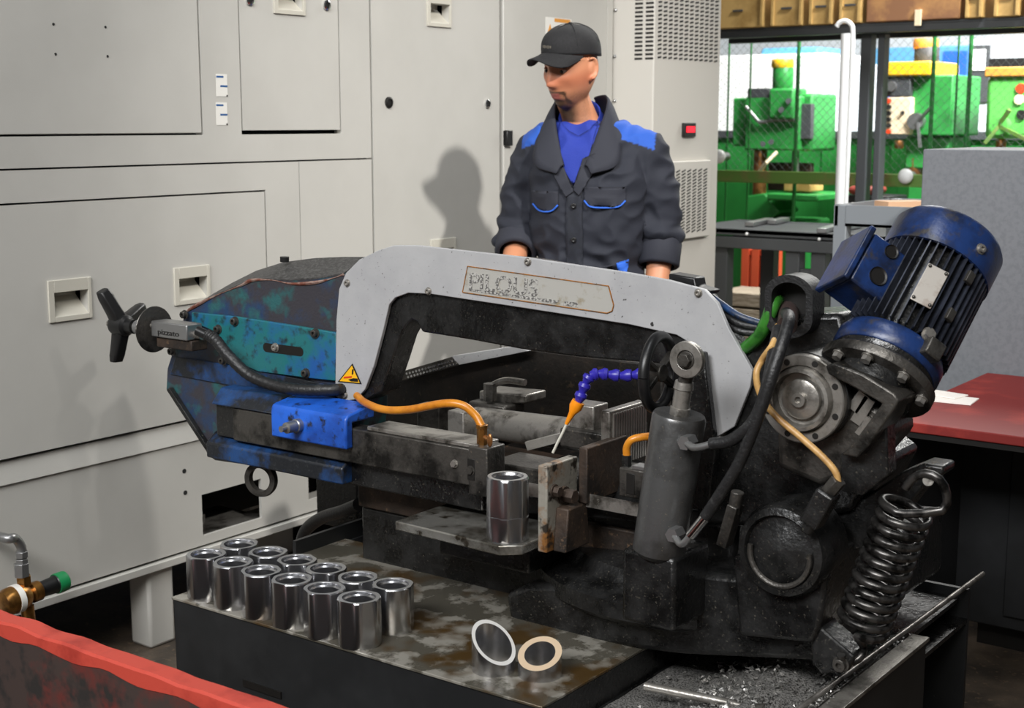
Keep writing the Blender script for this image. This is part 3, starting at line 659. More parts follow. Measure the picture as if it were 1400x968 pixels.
# --- base pan
stand = part(MB().box(TX0, TX1, TY0, TY0 + .012, .06, ZT - .0062).box(TX0, TX0 + .012, TY0, TY1, .06, ZT - .0062).box(TX0, TX1, TY1 - .012, TY1, .06, ZT).box(TX0 + .05, TX1 - .02, TY0 + .05, TY1 - .05, .0, .06), 'stand', 'pan')
part(MB().obox((-2.02, TY0 - .001, PY(408, 958, TY0).z), (.055, 0, 0), (0, .003, 0), (0, 0, .007)), 'slot', 'ink', parent=stand)
xs = PZ(740, 967, ZT).x
part(MB().box(TX0 - .003, xs, TY0 - .004, 2.42, ZT - .006, ZT), 'front_shelf', 'wet', .0015, label='wet steel front shelf with puddles')
part(MB().box(TX0 + .012, TX1 - .02, 2.42, TY1 - .012, ZT - .03, ZT - .02), 'rear_shelf', 'black')
part(MB().box(TX0 - .004, TX0 + .006, 2.25, TY1, ZT - .02, ZT + .035), 'side_lip', 'pan')
part(MB().box(xs - .012, xs, TY0, 2.42, ZT - .13, ZT - .006), 'pit_wall', 'black')
pit = part(MB().box(xs, TX1, TY0 + .012, TY1 - .012, ZT - .075, ZT - .065), 'chip_pit', 'black')
wall = part(MB().box(TX1 - .006, TX1 + .03, TY0, 2.60, .02, ZT - .004), 'side_wall', 'pan', .003)
part(MB().box(TX1 - .016, TX1 - .006, TY0, 2.60, ZT - .03, ZT + .002).box(TX1 + .0, TX1 + .036, TY0, 2.60, ZT - .004, ZT + .004), 'wall_flange', 'steel', .001, parent=wall)
part(MB().cyl((TX1 - .02, TY0 + .01, ZT + .012), (TX1 - .0, 3.03, ZT + .012), .0055, n=10), 'edge_rod', 'steel', parent=wall)
part(MB().cyl(PZ(882, 938, ZT - .02), PZ(1030, 968, ZT - .02), .008, n=10), 'pit_bar', 'steel')
part(MB().bar(PZ(1022, 975, ZT - .02), PZ(1077, 930, ZT - .02), .03, .012), 'pit_bar', 'steel', .001)
part(MB().bar(PZ(1150, 903, ZT - .03), PZ(1200, 912, ZT - .03), .016), 'pit_bar', 'black', .001)
cb = MB(); rnd = random.Random(3)
for k in range(2600):
    x = rnd.gauss(-1.06, .075); y = rnd.uniform(TY0 + .03, 2.62)
    if not (xs + .02 < x < TX1 - .02): continue
    z = ZT - .062 + max(0, .075 - abs(x + 1.05) * .42 - abs(y - 2.3) * .12) * rnd.uniform(.5, 1.0) + .01
    a = V((rnd.uniform(-1, 1), rnd.uniform(-1, 1), rnd.uniform(-.4, .6))) * .008; b_ = V((rnd.uniform(-1, 1), rnd.uniform(-1, 1), rnd.uniform(-.4, .6))) * .006
    c = V((x, y, z)); cb.add([c, c + a, c + a + b_, c + b_ + V((0, 0, .004))], [(0, 1, 2), (0, 2, 3)])
for k in range(1100):
    y = rnd.uniform(TY0, 2.6); c = V((TX1 + rnd.gauss(-.012, .008), y, ZT + .007)); a = V((rnd.uniform(-1, 1), rnd.uniform(-1, 1), rnd.random())) * .005
    cb.add([c, c + a, c + V((a.y, -a.x, .002))], [(0, 1, 2)])
hp = []
for i in range(17):
    row = []
    for j in range(25):
        x = xs + .01 + (TX1 - .02 - xs) * i / 16; y = TY0 + .02 + .72 * j / 24
        row.append((x, y, ZT - .062 + max(0, .075 - abs(x + 1.05) * .42 - abs(y - 2.3) * .12) + .008 * noise.noise(V((x * 30, y * 30, 0)))))
    hp.append(row)
o_ = len(cb.v); cb.v += [V(p) for r in hp for p in r]
cb.f += [(o_ + i * 25 + j, o_ + i * 25 + j + 1, o_ + (i + 1) * 25 + j + 1, o_ + (i + 1) * 25 + j) for i in range(16) for j in range(24)]
chips = part(cb, 'steel_chips', 'chip', parent=pit); chips['kind'] = 'stuff'
# --- base casting and turntable
yb0 = 2.215
cast = part(MB().ppx([(690, 812), (720, 800), (860, 800), (930, 780), (1118, 800), (1118, 905), (930, 896), (700, 868)], yb0, 2.85), 'base_casting', 'black', .012)
part(MB().ppx([(1112, 800), (1124, 860), (1168, 898), (1160, 918), (1122, 922), (1110, 906)], yb0 - .03, yb0 + .03), 'spring_lug', 'black', .004)
part(MB().capbolt(PY(1150, 908, yb0 - .03), (0, -1, 0), .011, .012), 'lug_bolt', 'dsteel')
tc = V((-1.36, 2.52, .555)); part(MB().lathe([(.33, 0), (.345, .012), (.345, .045), (.33, .055), (.29, .06), (.27, .085), (.2, .1)], tc, (0, 0, 1), 56), 'turntable', 'black')
part(MB().lathe([(.10, 0), (.15, .02), (.16, .10), (.10, .13)], (-1.36, 2.5, .62), (0, 0, 1), 32), 'swivel_boss', 'black')
part(MB().ppx([(800, 690), (880, 640), (1010, 690), (1000, 800), (780, 770)], 2.33, 2.8), 'rear_casting', 'black', .015)
# --- vise bed (rust faced) and dark pedestal
p0 = PY(489, 652, 2.32); p1 = PY(489, 692, 2.32)
bed = part(MB().box(p0.x, -1.30, 2.32, 2.78, p1.z, p0.z), 'vise_bed', 'rust', .004)
part(MB().box(p0.x, PY(740, 720, 2.32).x, 2.33, 2.75, ZT - .02, p1.z - .002), 'pedestal', 'black', .006)
for u, v in ((512, 657), (541, 661), (590, 668)): part(MB().ball(PY(u, v, 2.318), .005, n=8, m=6), 'bolt', 'steel', parent=bed)
part(MB().box(p0.x - .04, PY(700, 690, 2.29).x, 2.27, 2.32, p0.z - .004, p0.z + .045), 'bed_rail', 'dsteel', .004)
# rear column at left (dark) with hose
part(MB().box(PY(433, 700, 2.6).x, PY(488, 700, 2.6).x, 2.6, 2.7, ZT - .05, PY(433, 640, 2.6).z + .1), 'rear_post', 'black', .003)
part(MB().tube([PY(410, 752, 2.5), PY(418, 725, 2.48), PY(440, 708, 2.45), PY(465, 700, 2.42), PY(490, 690, 2.40)], .016, 12), 'drain_hose', 'rubber')
# --- outfeed plate
zp = .695; a, c = PZ(540, 712, zp), PZ(685, 747, zp); yb_p = PZ(610, 685, zp).y
pl = MB().prism([(a.x, a.y, zp), (c.x - .005, c.y, zp), (c.x + .03, c.y + .03, zp), (c.x + .03, yb_p, zp), (a.x, yb_p, zp)], (0, 0, -.02))
part(pl, 'outfeed_plate', mat('wet_plate', (150, 148, 142), .25, .7, (96, 92, 84), 14, .45, .6, (60, 54, 44), 30, .58, .68, bump=.15, bscale=60), .003)
part(MB().prism([(a.x + .05, yb_p - .1, zp - .021), (c.x, yb_p - .1, zp - .021), (c.x, yb_p, zp - .021), (a.x + .05, yb_p, zp - .021)], (0, 0, -.06)), 'plate_bracket', 'black', .004)
# --- jaws: plates square to the bow, faces towards +x
def jaw(name, m, uf, vt, vb, ub, y0, th, parent=None, bev=.003):
    f = PY(uf, vt, y0); x = f.x; yb = PX(ub, vt - 12, x).y; z0 = PY(uf, vb, y0).z
    return part(MB().box(x - th, x, y0, yb, z0, f.z), name, m, bev, parent), x, f.z, y0, yb, z0
j1 = jaw('front_jaw', 'jaw', 748, 638, 757, 790, 2.14, .022)
part(MB().hexbolt(PX(769, 676, j1[1]), (1, 0, 0), .014, .03), 'jaw_screw', 'rust', .001, parent=j1[0])
part(MB().hexbolt(PX(757, 671, j1[1]), (1, 0, 0), .011, .016), 'jaw_nut', 'rust', .001, parent=j1[0])
part(MB().prism([V((j1[1], j1[3] + .02, j1[5])), V((j1[1], j1[4], j1[5])), V((j1[1], j1[4] - .01, PX(769, 690, j1[1]).z)), V((j1[1], j1[3] + .03, PX(769, 690, j1[1]).z))], (.03, 0, 0)), 'jaw_rib', 'rust', .003, parent=j1[0])
j2 = jaw('moving_jaw', 'rust', 803, 613, 690, 858, 2.22, .02)
j3 = jaw('grooved_jaw', 'steel', 834, 563, 640, 884, 2.32, .022)
for k in range(14):
    y = j3[3] + .012 + (j3[4] - j3[3] - .02) * k / 13
    part(MB().box(j3[1], j3[1] + .004, y - .0025, y + .0025, j3[5], j3[2] - .006), 'groove_rib', 'steel', parent=j3[0])
j4 = jaw('jaw_block', 'steel', 812, 556, 590, 832, 2.36, .06)
part(MB().box(PY(765, 600, 2.34).x, PY(830, 600, 2.34).x, 2.34, 2.5, PY(800, 616, 2.34).z, PY(800, 590, 2.34).z), 'jaw_slide', 'dsteel', .004)
part(MB().cyl(PY(652, 577, 2.55), PY(800, 596, 2.50), .036, n=28), 'clamp_cylinder', 'steel')
part(MB().box(PY(612, 600, 2.46).x, PY(634, 600, 2.46).x, 2.46, 2.52, PY(620, 630, 2.46).z, PY(620, 562, 2.46).z), 'vise_post', 'steel', .003)
part(MB().ppx([(570, 552), (600, 556), (600, 612), (570, 604)], 2.58, 2.62), 'vise_post', 'dsteel', .003)
part(MB().ppx([(640, 548), (690, 556), (690, 610), (640, 612)], 2.56, 2.64), 'cylinder_bracket', 'dsteel', .005)
part(MB().ppx([(655, 534), (720, 540), (720, 552), (655, 552)], 2.60, 2.68), 'clamp_block', 'steel', .004)
part(MB().tube([PY(662, 540, 2.58), PY(672, 528, 2.58), PY(692, 520, 2.58), (PY(718, 523, 2.58))], .008, 8), 'clamp_lever', 'steel')
part(MB().cyl(PY(670, 548, 2.57), PY(670, 524, 2.57), .016, n=6), 'clamp_nut', 'dsteel', .001)
part(MB().box(PY(668, 640, 2.31).x, PY(790, 640, 2.31).x, 2.31, 2.42, PY(700, 668, 2.31).z, PY(700, 636, 2.31).z), 'anvil_block', 'dsteel', .004)
part(MB().bar(PY(720, 610, 2.44), PY(795, 590, 2.48), .012, .02), 'slide_bar', 'steel', .001)
part(MB().box(PY(880, 690, 2.3).x, PY(650, 700, 2.3).x, 2.34, 2.7, PY(700, 700, 2.3).z, PY(700, 672, 2.3).z), 'vise_table', 'black', .004)
# chute / guard behind the bow
ch = part(MB().ppx([(520, 522), (620, 494), (725, 478), (905, 500), (905, 660), (500, 660)], 2.84, 2.90), 'rear_guard', 'rustdk', .004)
part(MB().prism([PY(617, 487, 2.80), PY(628, 499, 2.80), PY(722, 480, 2.80), PY(705, 473, 2.80)], (0, .035, 0)), 'guard_flange', 'bow', .001, parent=ch)
pf = MB().prism([PY(525, 515, 2.80), PY(617, 488, 2.80), PY(628, 499, 2.80), PY(545, 522, 2.80)], (0, .03, 0)); pf = part(pf, 'perforated_strip', 'dsteel', .001, parent=ch)
hb = MB()
for k in range(16):
    for j in range(2):
        q = PY(556 + k * 4.3 + j * 2, 511 - k * 1.2 + j * 4.5, 2.798); hb.cyl(q + V((0, .004, 0)), q, .0035, n=6)
part(hb, 'holes', 'chrome', parent=ch)['kind'] = 'stuff'

# --- bow: frame, cover, housing
BY = 2.275
bowf = part(MB().ppx([(470, 380), (540, 340), (720, 356), (955, 400), (1022, 505), (1000, 580), (972, 590), (955, 505), (905, 498), (860, 494), (790, 488), (715, 478), (640, 464), (577, 454), (570, 440), (563, 437), (556, 444), (546, 462), (534, 500), (522, 536), (500, 548), (470, 545)], BY + .012, BY + .075), 'bow_frame', 'black', .004)
cover = part(MB().ppx([(458, 540), (459.6, 438), (463.5, 395), (473, 373), (491, 355), (518, 342), (538, 335.5), (570, 335.5), (715, 351.5), (860, 373), (914, 383), (963, 396), (980.6, 414), (996, 449.6), (1028.5, 506.5), (1025.7, 528), (1004, 583), (980, 598), (973, 595), (968, 560), (960, 500), (948, 472), (925, 458), (860, 443.6), (715, 421), (589, 402), (558, 400.5), (540, 407), (532, 416), (524, 450), (511, 500), (499, 532), (487, 546), (475, 548), (463, 546)], BY, BY + .010), 'bow_cover', 'bow', .0015, label='light grey painted bow cover')
for u, v in ((475, 387), (586, 398), (722, 358), (955, 400.5), (472, 540)):
    part(MB().capbolt(PY(u, v, BY), (0, -1, 0), .0062, .006), 'bolt', 'steel', parent=cover)
part(MB().cyl(PY(892, 443, BY), PY(892, 443, BY - .001), .004, n=12), 'bolt_hole', 'ink', parent=cover)
# warning triangle
tri = [PY(462, 522, BY - .001), PY(494.5, 525, BY - .001), PY(482, 497, BY - .001)]
w_ = part(MB().prism(tri, (0, -.0008, 0)), 'warning_sign', 'ink', parent=cover)
cc = (tri[0] + tri[1] + tri[2]) / 3
part(MB().prism([cc + (q - cc) * .84 + V((0, -.0008, 0)) for q in tri], (0, -.0006, 0)), 'yellow_field', 'yel', parent=w_)
part(MB().ppx([(470, 515), (481, 514), (481, 516.5), (470, 517.5)], BY - .0025, BY - .003), 'red_blade', 'redp', parent=w_)
part(MB().ppx([(476, 519), (483, 517), (489, 517.5), (490, 522), (480, 521.5)], BY - .0025, BY - .003), 'hand_mark', 'ink', parent=w_)
part(MB().ppx([(481.5, 505), (483.5, 505), (483, 512), (481, 512)], BY - .0025, BY - .003), 'drop_mark', 'ink', parent=w_)
# worn nameplate
npx = [(639.5, 364), (832, 391), (839, 417), (837, 425), (830, 428), (632.5, 399.5)]
nm = part(MB().ppx(npx, BY - .0012, BY), 'nameplate', 'plate', parent=cover)
for i in range(len(npx)):
    a, c = PY(*npx[i], BY - .0012), PY(*npx[(i + 1) % len(npx)], BY - .0012); part(MB().bar(a, c, .0026, .0016), 'rust_edge', 'rustline', parent=nm)
xd = PY(735, 405, BY) - PY(640, 394.5, BY); text('letters', 'PILOUS', 'smear', nm, PY(640, 394.5, BY - .0016), xd, PY(641, 372, BY) - PY(640, 392, BY), (PY(641, 372, BY) - PY(640, 394, BY)).length, .0004, .02)
part(MB().ppx([(640, 397.5), (760, 415), (765, 411), (640, 394.5)], BY - .0018, BY - .0012), 'grime_strip', 'smear', parent=nm)
part(MB().ppx([(770, 417.5), (790, 420.5), (790, 414), (772, 411.5)], BY - .0018, BY - .0012), 'grime_strip', 'smear', parent=nm)
# wheel housing: front outline and higher rear rim
fo = [(253.8, 426), (275, 413), (300, 401), (330, 388), (358, 381), (395, 382), (430, 380), (470, 374), (500, 400), (500, 560), (480, 640), (294, 629), (286, 624), (227, 533), (228.5, 504)]
ro = [(268, 420), (292, 402), (318, 387), (350, 371), (388, 359), (431, 353.5), (470, 352), (500, 352), (530, 390), (530, 560), (520, 630), (330, 612), (310, 605), (262, 520), (258, 500)]
HF, HB = BY + .015, BY + .10
hs = part(MB().loft([[PY(u, v, HF) for u, v in fo], [PY(u, v, HB) for u, v in ro]]), 'wheel_housing', 'hood', .003)
part(MB().loft([[PY(u, v - .6, HF - .001) for u, v in fo[:8]] + [PY(u, v + 1.5, HF - .001) for u, v in fo[:8][::-1]], [PY(u, v - .8, HB) for u, v in ro[:8]] + [PY(u, v + 3, HB) for u, v in ro[:8][::-1]]]), 'hood_top', 'hoodtop', parent=hs, label='dusty dark top of the wheel hood')
part(MB().tube([PY(u, v, HF - .001) for u, v in ((256, 425), (275, 414), (300, 402), (330, 390), (345, 383), (372, 383), (400, 388), (432, 386), (456, 380), (470, 375))], lambda t: .0028 + .0018 * math.sin(t * 19), 6), 'worn_edge', 'worn', parent=hs)
part(MB().ppx([(227, 533), (286, 624), (294, 629.5), (482, 656), (482, 648), (296, 625), (290, 621), (231, 530)], HF - .014, HF), 'housing_lip', 'black', .002, parent=hs)
for u, v in ((389, 354),): part(MB().cyl(PY(u, v + 4, HB - .03), PY(u, v - 3, HB - .03), .011, n=12), 'hood_clip', 'blackm', parent=hs)
tp = part(MB().ppx([(262, 427), (322, 433), (400, 445), (459, 455), (459, 521), (420, 517), (352, 508), (318, 492), (308, 470), (290, 452), (262, 440)], HF - .012, HF - .001), 'tension_plate', 'teal', .002, label='worn teal and blue tension plate with slot')
for u, v in ((253, 430), (322, 439), (432, 455.5), (419, 510), (299, 450), (306, 493), (236, 480)):
    part(MB().capbolt(PY(u, v, HF - .012), (0, -1, 0), .0085, .011), 'bolt', 'dsteel', parent=tp)
sl = [PY(364 + 0, 475, HF - .0125), PY(410, 481, HF - .0125)]
b = MB()
ring = []
for k in range(20):
    t = 2 * math.pi * k / 20; q = sl[0] if math.cos(t) < 0 else sl[1]; ring.append(q + V((math.cos(t) * .011, 0, math.sin(t) * .011)))
so = part(b.prism(ring, (0, .006, 0)), 'slot', 'ink', parent=tp); part(MB().capbolt(PY(377, 475, HF - .013), (0, -1, 0), .008, .008), 'slot_screw', 'steel', parent=tp)
part(MB().ppx([(240, 488), (320, 500), (459, 528), (459, 548), (330, 530), (232, 512)], HF - .006, HF), 'housing_band', 'bluedk', .002, parent=hs)
# tensioning star handle, washer disc, limit switch: axis along x
AXY = 2.215
def AX(u, v): return PY(u, v, AXY)
hp0, hp1 = AX(152, 446), AX(300, 470); zc = (AX(240, 454).z); A = lambda u: V((AX(u, 450).x, AXY, zc + .0))
part(MB().cyl(A(150), A(276), .010, n=16), 'tension_screw', 'steel')
kn = part(MB().lathe([(.008, -.012), (.012, -.01), (.012, 0), (.026, .002), (.030, .015), (.026, .045), (.018, .05), (.018, .075)], A(158), (1, 0, 0), 24), 'star_handle', 'blackm', label='black three-armed star handle')
for ang_ in (112, 268, 20):
    d = V((0, math.cos(math.radians(ang_)), math.sin(math.radians(ang_)))); c0 = A(166); lean = V((-.022, 0, 0))
    w = d.cross(V((1, 0, 0)))
    rings = []
    for t, hw, hx in ((.0, .019, .020), (.35, .017, .018), (.8, .017, .015), (1.0, .014, .012)):
        c = c0 + d * (.01 + .085 * t) + lean * t; rings.append([c + w * hw * i + V((1, 0, 0)) * hx * j for i, j in ((-1, -.6), (-.7, -1), (.7, -1), (1, -.6), (1, .6), (.7, 1), (-.7, 1), (-1, .6))])
    part(MB().loft(rings), 'handle_arm', 'blackm', .002, parent=kn)
part(MB().cyl(A(188), A(208), .0175, n=20), 'collar', 'silver')
part(MB().lathe([(.012, -.002), (.056, -.0015), (.057, .0), (.056, .0015), (.012, .002)], A(211), (1, 0, 0), 40), 'washer_disc', 'dsteel')
sw = part(MB().box(A(219).x, A(268).x, AXY - .028, AXY + .02, zc - .012, zc + .026), 'limit_switch', 'silver', .003)
part(MB().box(A(222).x, A(270).x, AXY - .02, AXY + .03, zc - .038, zc - .013), 'switch_bracket', 'rust', .003)
part(MB().cyl(A(214) + V((0, -.014, .012)), A(226) + V((0, -.014, .012)), .006, n=10), 'plunger', 'steel', parent=sw)
text('switch_letters', 'pizzato', 'ink', sw, (A(228).x, AXY - .0285, zc - .004), (A(257).x - A(228).x, 0, 0), (0, 0, 1), .012, .0003)
part(MB().cyl(PY(270, 452, 2.190), PY(291, 462, 2.200), .012, .011, n=14), 'cable_gland', 'blackm')
part(MB().tube([PY(284, 457, 2.190), PY(296, 466, 2.190), PY(312, 486, 2.190), PY(340, 512, 2.200), PY(375, 527, 2.210), PY(412, 533, 2.220), PY(456, 533, 2.250), PY(470, 532, 2.285)], lambda t: .0135 + .0007 * math.sin(t * 330), 12, 12), 'conduit', 'rubber', label='black corrugated conduit')
# sliding guide arm, clamp cover, lower guard
gy = 2.19
zt1, zb1_ = PY(475, 585, gy).z, PY(475, 632, gy).z; xg0, xg1 = PY(318, 575, gy).x, PY(657, 640, gy).x
ga = part(MB().box(xg0, xg1, gy, gy + .05, zb1_, zt1), 'guide_arm', 'dsteel', .003)
part(MB().box(PY(500, 590, gy).x, xg1 - .01, gy + .004, gy + .075, zt1 + .0005, zt1 + .010), 'arm_top', 'steel', .002, parent=ga)
x0 = PY(288, 560, gy - .004).x; x1 = PY(372, 570, gy - .004).x
part(MB().prism([(x0, gy - .004, zt1 + .002), (x0, gy + .03, zt1 + .038), (x0, gy + .075, zt1 + .038), (x0, gy + .075, zt1 + .002)], (x1 - x0, 0, 0)), 'arm_cover', 'bluedk', .004)
part(MB().box(x0, x1, gy + .012, gy + .08, zb1_, zt1 + .002), 'arm_socket', 'black', .003)
xa, xb = PY(371, 570, gy - .02).x, PY(474, 585, gy - .02).x; za, zb = PY(371, 551, gy - .02).z, PY(371, 596, gy - .02).z
prof = [(gy - .022, zb), (gy - .022, za - .012), (gy - .016, za - .003), (gy - .006, za), (gy + .07, za + .012), (gy + .07, za - .02), (gy - .0005, za - .02), (gy - .0005, zb)]
cl = part(MB().prism([(xa, y, z) for y, z in prof], (xb - xa, 0, 0)), 'clamp_cover', 'blue', .004, label='bright blue clamp cover with stud')
q = PY(409, 581, gy - .022); part(MB().lathe([(.015, 0), (.015, .012), (.013, .014), (.0125, .04), (.007, .042), (.007, .056)], q, (0, -1, 0), 20), 'clamp_stud', 'silver', parent=cl)
x0 = PY(286, 610, gy + .01).x; x1 = PY(472, 630, gy + .01).x; z1 = PY(286, 600, gy + .01).z; z0 = PY(286, 624, gy + .01).z
part(MB().prism([(x0, gy + .0, z0), (x0, gy + .0, z1 - .006), (x0, gy + .03, z1 + .016), (x0, gy + .09, z1 + .016), (x0, gy + .09, z0)], (x1 - x0, 0, 0)), 'lower_guard', 'bluedk', .004)
part(MB().box(x1 - .02, PY(660, 660, gy + .03).x, gy + .03, gy + .10, z0 - .006, zb1_ - .004), 'guard_channel', 'black', .004)
rc = PY(357, 655, gy + .05); part(MB().lathe([(.028, -.008), (.041, -.008), (.043, 0), (.041, .008), (.028, .008), (.028, -.008)], rc, (.25, -1, 0), 36, cap=False), 'lifting_ring', 'dsteel')
# left blade guide with hose tap
lg = part(MB().box(PY(640, 620, gy - .006).x, PY(666, 640, gy - .006).x, gy - .006, gy + .055, PY(650, 676, gy).z, PY(650, 610, gy).z), 'blade_guide', 'dsteel', .003)
s0 = PY(644, 638, gy - .0065); part(MB().box(s0.x - .009, s0.x + .009, gy - .0075, gy - .006, s0.z - .028, s0.z + .016), 'slot', 'ink', .004, parent=lg)
part(MB().hexbolt(PY(644, 643, gy - .0065), (0, -1, 0), .008, .007), 'bolt', 'dsteel', parent=lg)
part(MB().hexbolt(PY(622, 634, gy), (0, -1, 0), .007, .008), 'bolt', 'steel', parent=ga)
t0 = PY(659, 608, gy + .02); tap = part(MB().cyl(t0, t0 + V((0, 0, .034)), .011, n=6).cyl(t0 + V((0, 0, .034)), t0 + V((0, 0, .042)), .0125, n=16), 'coolant_tap', 'brass', .001)
part(MB().cyl(t0 + V((0, 0, .018)), t0 + V((.022, -.006, .016)), .005, n=10).ball(t0 + V((.026, -.008, .014)), .007, .004, .014, n=12, m=8), 'tap_lever', 'copper', parent=tap)
part(MB().tube([PY(488, 541, 2.260), PY(500, 551, 2.220), PY(525, 560, 2.200), PY(560, 560, 2.190), PY(605, 552, 2.190), PY(632, 554, 2.200), PY(650, 568, 2.210), t0 + V((0, 0, .038))], .0085, 12), 'coolant_hose', 'orange', label='orange coolant hose on the left guide')
# blade between the guides
zbl = PY(660, 668, gy + .03).z
part(MB().box(xg1 - .02, PY(880, 690, gy + .06).x, gy + .040, gy + .0412, zbl, zbl + .027), 'saw_blade', 'steel')
# right blade guide
ry_ = 2.21; part(MB().box(PY(846, 660, ry_).x, PY(889, 660, ry_).x, ry_, ry_ + .05, PY(866, 682, ry_).z, PY(866, 642, ry_).z), 'blade_guide', 'dsteel', .003)
rg_ = PY(862, 660, ry_ - .0005); part(MB().box(rg_.x - .009, rg_.x + .009, ry_ - .0015, ry_, rg_.z - .022, rg_.z + .018), 'slot', 'ink', .004)
part(MB().box(PY(863, 640, ry_).x, PY(888, 640, ry_).x, ry_ + .002, ry_ + .03, PY(866, 642, ry_).z, PY(866, 637, ry_).z), 'guide_top', 'silver', .001)
part(MB().tube([PY(857, 625, ry_ + .02), PY(857, 612, ry_ + .02), PY(863, 602, ry_ + .02), PY(876, 598, ry_ + .03), PY(896, 596, ry_ + .05)], .0075, 12), 'coolant_hose', 'orange', label='short orange hose on the right guide')
part(MB().cyl(PY(857, 640, ry_ + .02), PY(857, 622, ry_ + .02), .010, n=8), 'hose_fitting', 'black')
part(MB().ppx([(690, 676), (850, 690), (1000, 700), (1000, 725), (850, 712), (690, 700)], 2.27, 2.31), 'blade_tray', 'black', .004)
# segmented coolant line and nozzle
sg = [PY(880, 511, 2.26), PY(865, 513, 2.25), PY(848, 514, 2.24), PY(832, 512, 2.23), PY(818, 511, 2.22), PY(807, 513, 2.21), PY(801, 523, 2.205), PY(796, 536, 2.20), PY(791, 549, 2.195)]
for k in range(len(sg) - 1):
    d = sg[k + 1] - sg[k]; L_ = d.length
    part(MB().lathe([(.007, 0), (.0115, L_ * .12), (.0125, L_ * .45), (.009, L_ * .75), (.007, L_ * 1.05)], sg[k], d, 16), 'hose_segment', 'purple')
d = PY(774, 580, 2.185) - sg[-1]; part(MB().lathe([(.0125, 0), (.013, d.length * .25), (.007, d.length * .5), (.0035, d.length)], sg[-1], d, 16), 'nozzle', 'onoz', label='orange nozzle of the coolant line')
part(MB().tube([PY(775, 579, 2.185), PY(769, 592, 2.183), PY(762, 606, 2.181), PY(756, 619, 2.18)], .0028, 8), 'coolant_jet', mat('milky_coolant', (206, 204, 192), .15))
# hand wheel (axis along x)
hw = PY(900, 509, 2.2); whl = part(MB().torus(hw, (1, .12, 0), .066, .0105, 40, 12), 'hand_wheel', 'blackm')
part(MB().bar(hw + V((0, -.05, .03)), hw + V((0, .05, -.03)), .016, .01).bar(hw + V((0, .05, .03)), hw + V((0, -.05, -.03)), .016, .01).cyl(hw - V((.03, 0, 0)), hw + V((.012, 0, 0)), .017, n=16), 'wheel_spokes', 'dsteel', .002, parent=whl)
# lift cylinder
cy_ = 2.13
c0, c1 = PY(901, 752, cy_), PY(929, 566, cy_); ax = (c1 - c0).normalized(); L_ = (c1 - c0).length
cyl = part(MB().lathe([(.038, -.01), (.048, 0), (.048, L_ - .006), (.045, L_), (.02, L_ - .001)], c0, ax, 40), 'lift_cylinder', mat('cylinder_grey', (92, 92, 92), .3, .55, (58, 56, 54), 10, .45, .65, (130, 124, 112), 160, .64, .74, bump=.12, bscale=140))
part(MB().lathe([(.018, -.004), (.018, .012), (.0155, .013), (.0155, .045), (.018, .047), (.016, .06)], c1, ax, 20), 'piston_rod', 'steel')
ey = PY(942, 491, cy_ - .01); part(MB().lathe([(.032, 0), (.033, .004), (.032, .012), (.017, .013), (.017, .008)], ey, (0, -1, 0), 36), 'eye_washer', 'steel', .001)
part(MB().cyl(c1 + ax * .055, ey + V((0, .01, -.01)), .013, n=14), 'rod_eye', 'dsteel'); part(MB().hexbolt(ey - V((0, .008, 0)), (0, -1, 0), .0125, .014), 'eye_bolt', 'dsteel', .001)
part(MB().ppx([(922, 480), (962, 482), (978, 620), (968, 700), (912, 690), (915, 560)], BY - .03, BY - .012), 'clevis_plate', 'black', .003)
part(MB().box(c0.x - .06, c0.x + .05, cy_ - .03, cy_ + .1, .60, c0.z), 'cylinder_foot', 'black', .008)
def fit(u, v, y, u2, v2, y2, u3, v3, y3):
    p, q, r = PY(u, v, y), PY(u2, v2, y2), PY(u3, v3, y3)
    part(MB().cyl(p + V((0, .02, 0)), p - V((0, .008, 0)), .013, n=6).tube([p, q, r], .0065, 10, 8), 'hydraulic_elbow', 'silver', .0)
fit(938, 605, cy_ - .045, 950, 612, cy_ - .06, 974, 607, cy_ - .06); fit(921, 731, cy_ - .045, 932, 744, cy_ - .06, 946, 730, cy_ - .06)
part(MB().cyl(PY(944, 732, cy_ - .06), PY(966, 705, cy_ - .06), .0095, n=16), 'hose_ferrule', 'chrome')
part(MB().tube([PY(964, 707, cy_ - .06), PY(985, 675, cy_ - .06), PY(1012, 630, cy_ - .06), PY(1040, 560, cy_ - .06), PY(1060, 500, cy_ - .05), PY(1078, 440, cy_), PY(1075, 428, cy_ + .1)], .0105, 12), 'hydraulic_hose', 'rubber')
part(MB().tube([PY(972, 607, cy_ - .06), PY(1000, 602, cy_ - .06), PY(1028, 578, cy_ - .06), PY(1045, 540, cy_ - .05), PY(1056, 490, cy_ - .02), PY(1064, 450, cy_ + .05)], .0105, 12), 'hydraulic_hose', 'rubber')
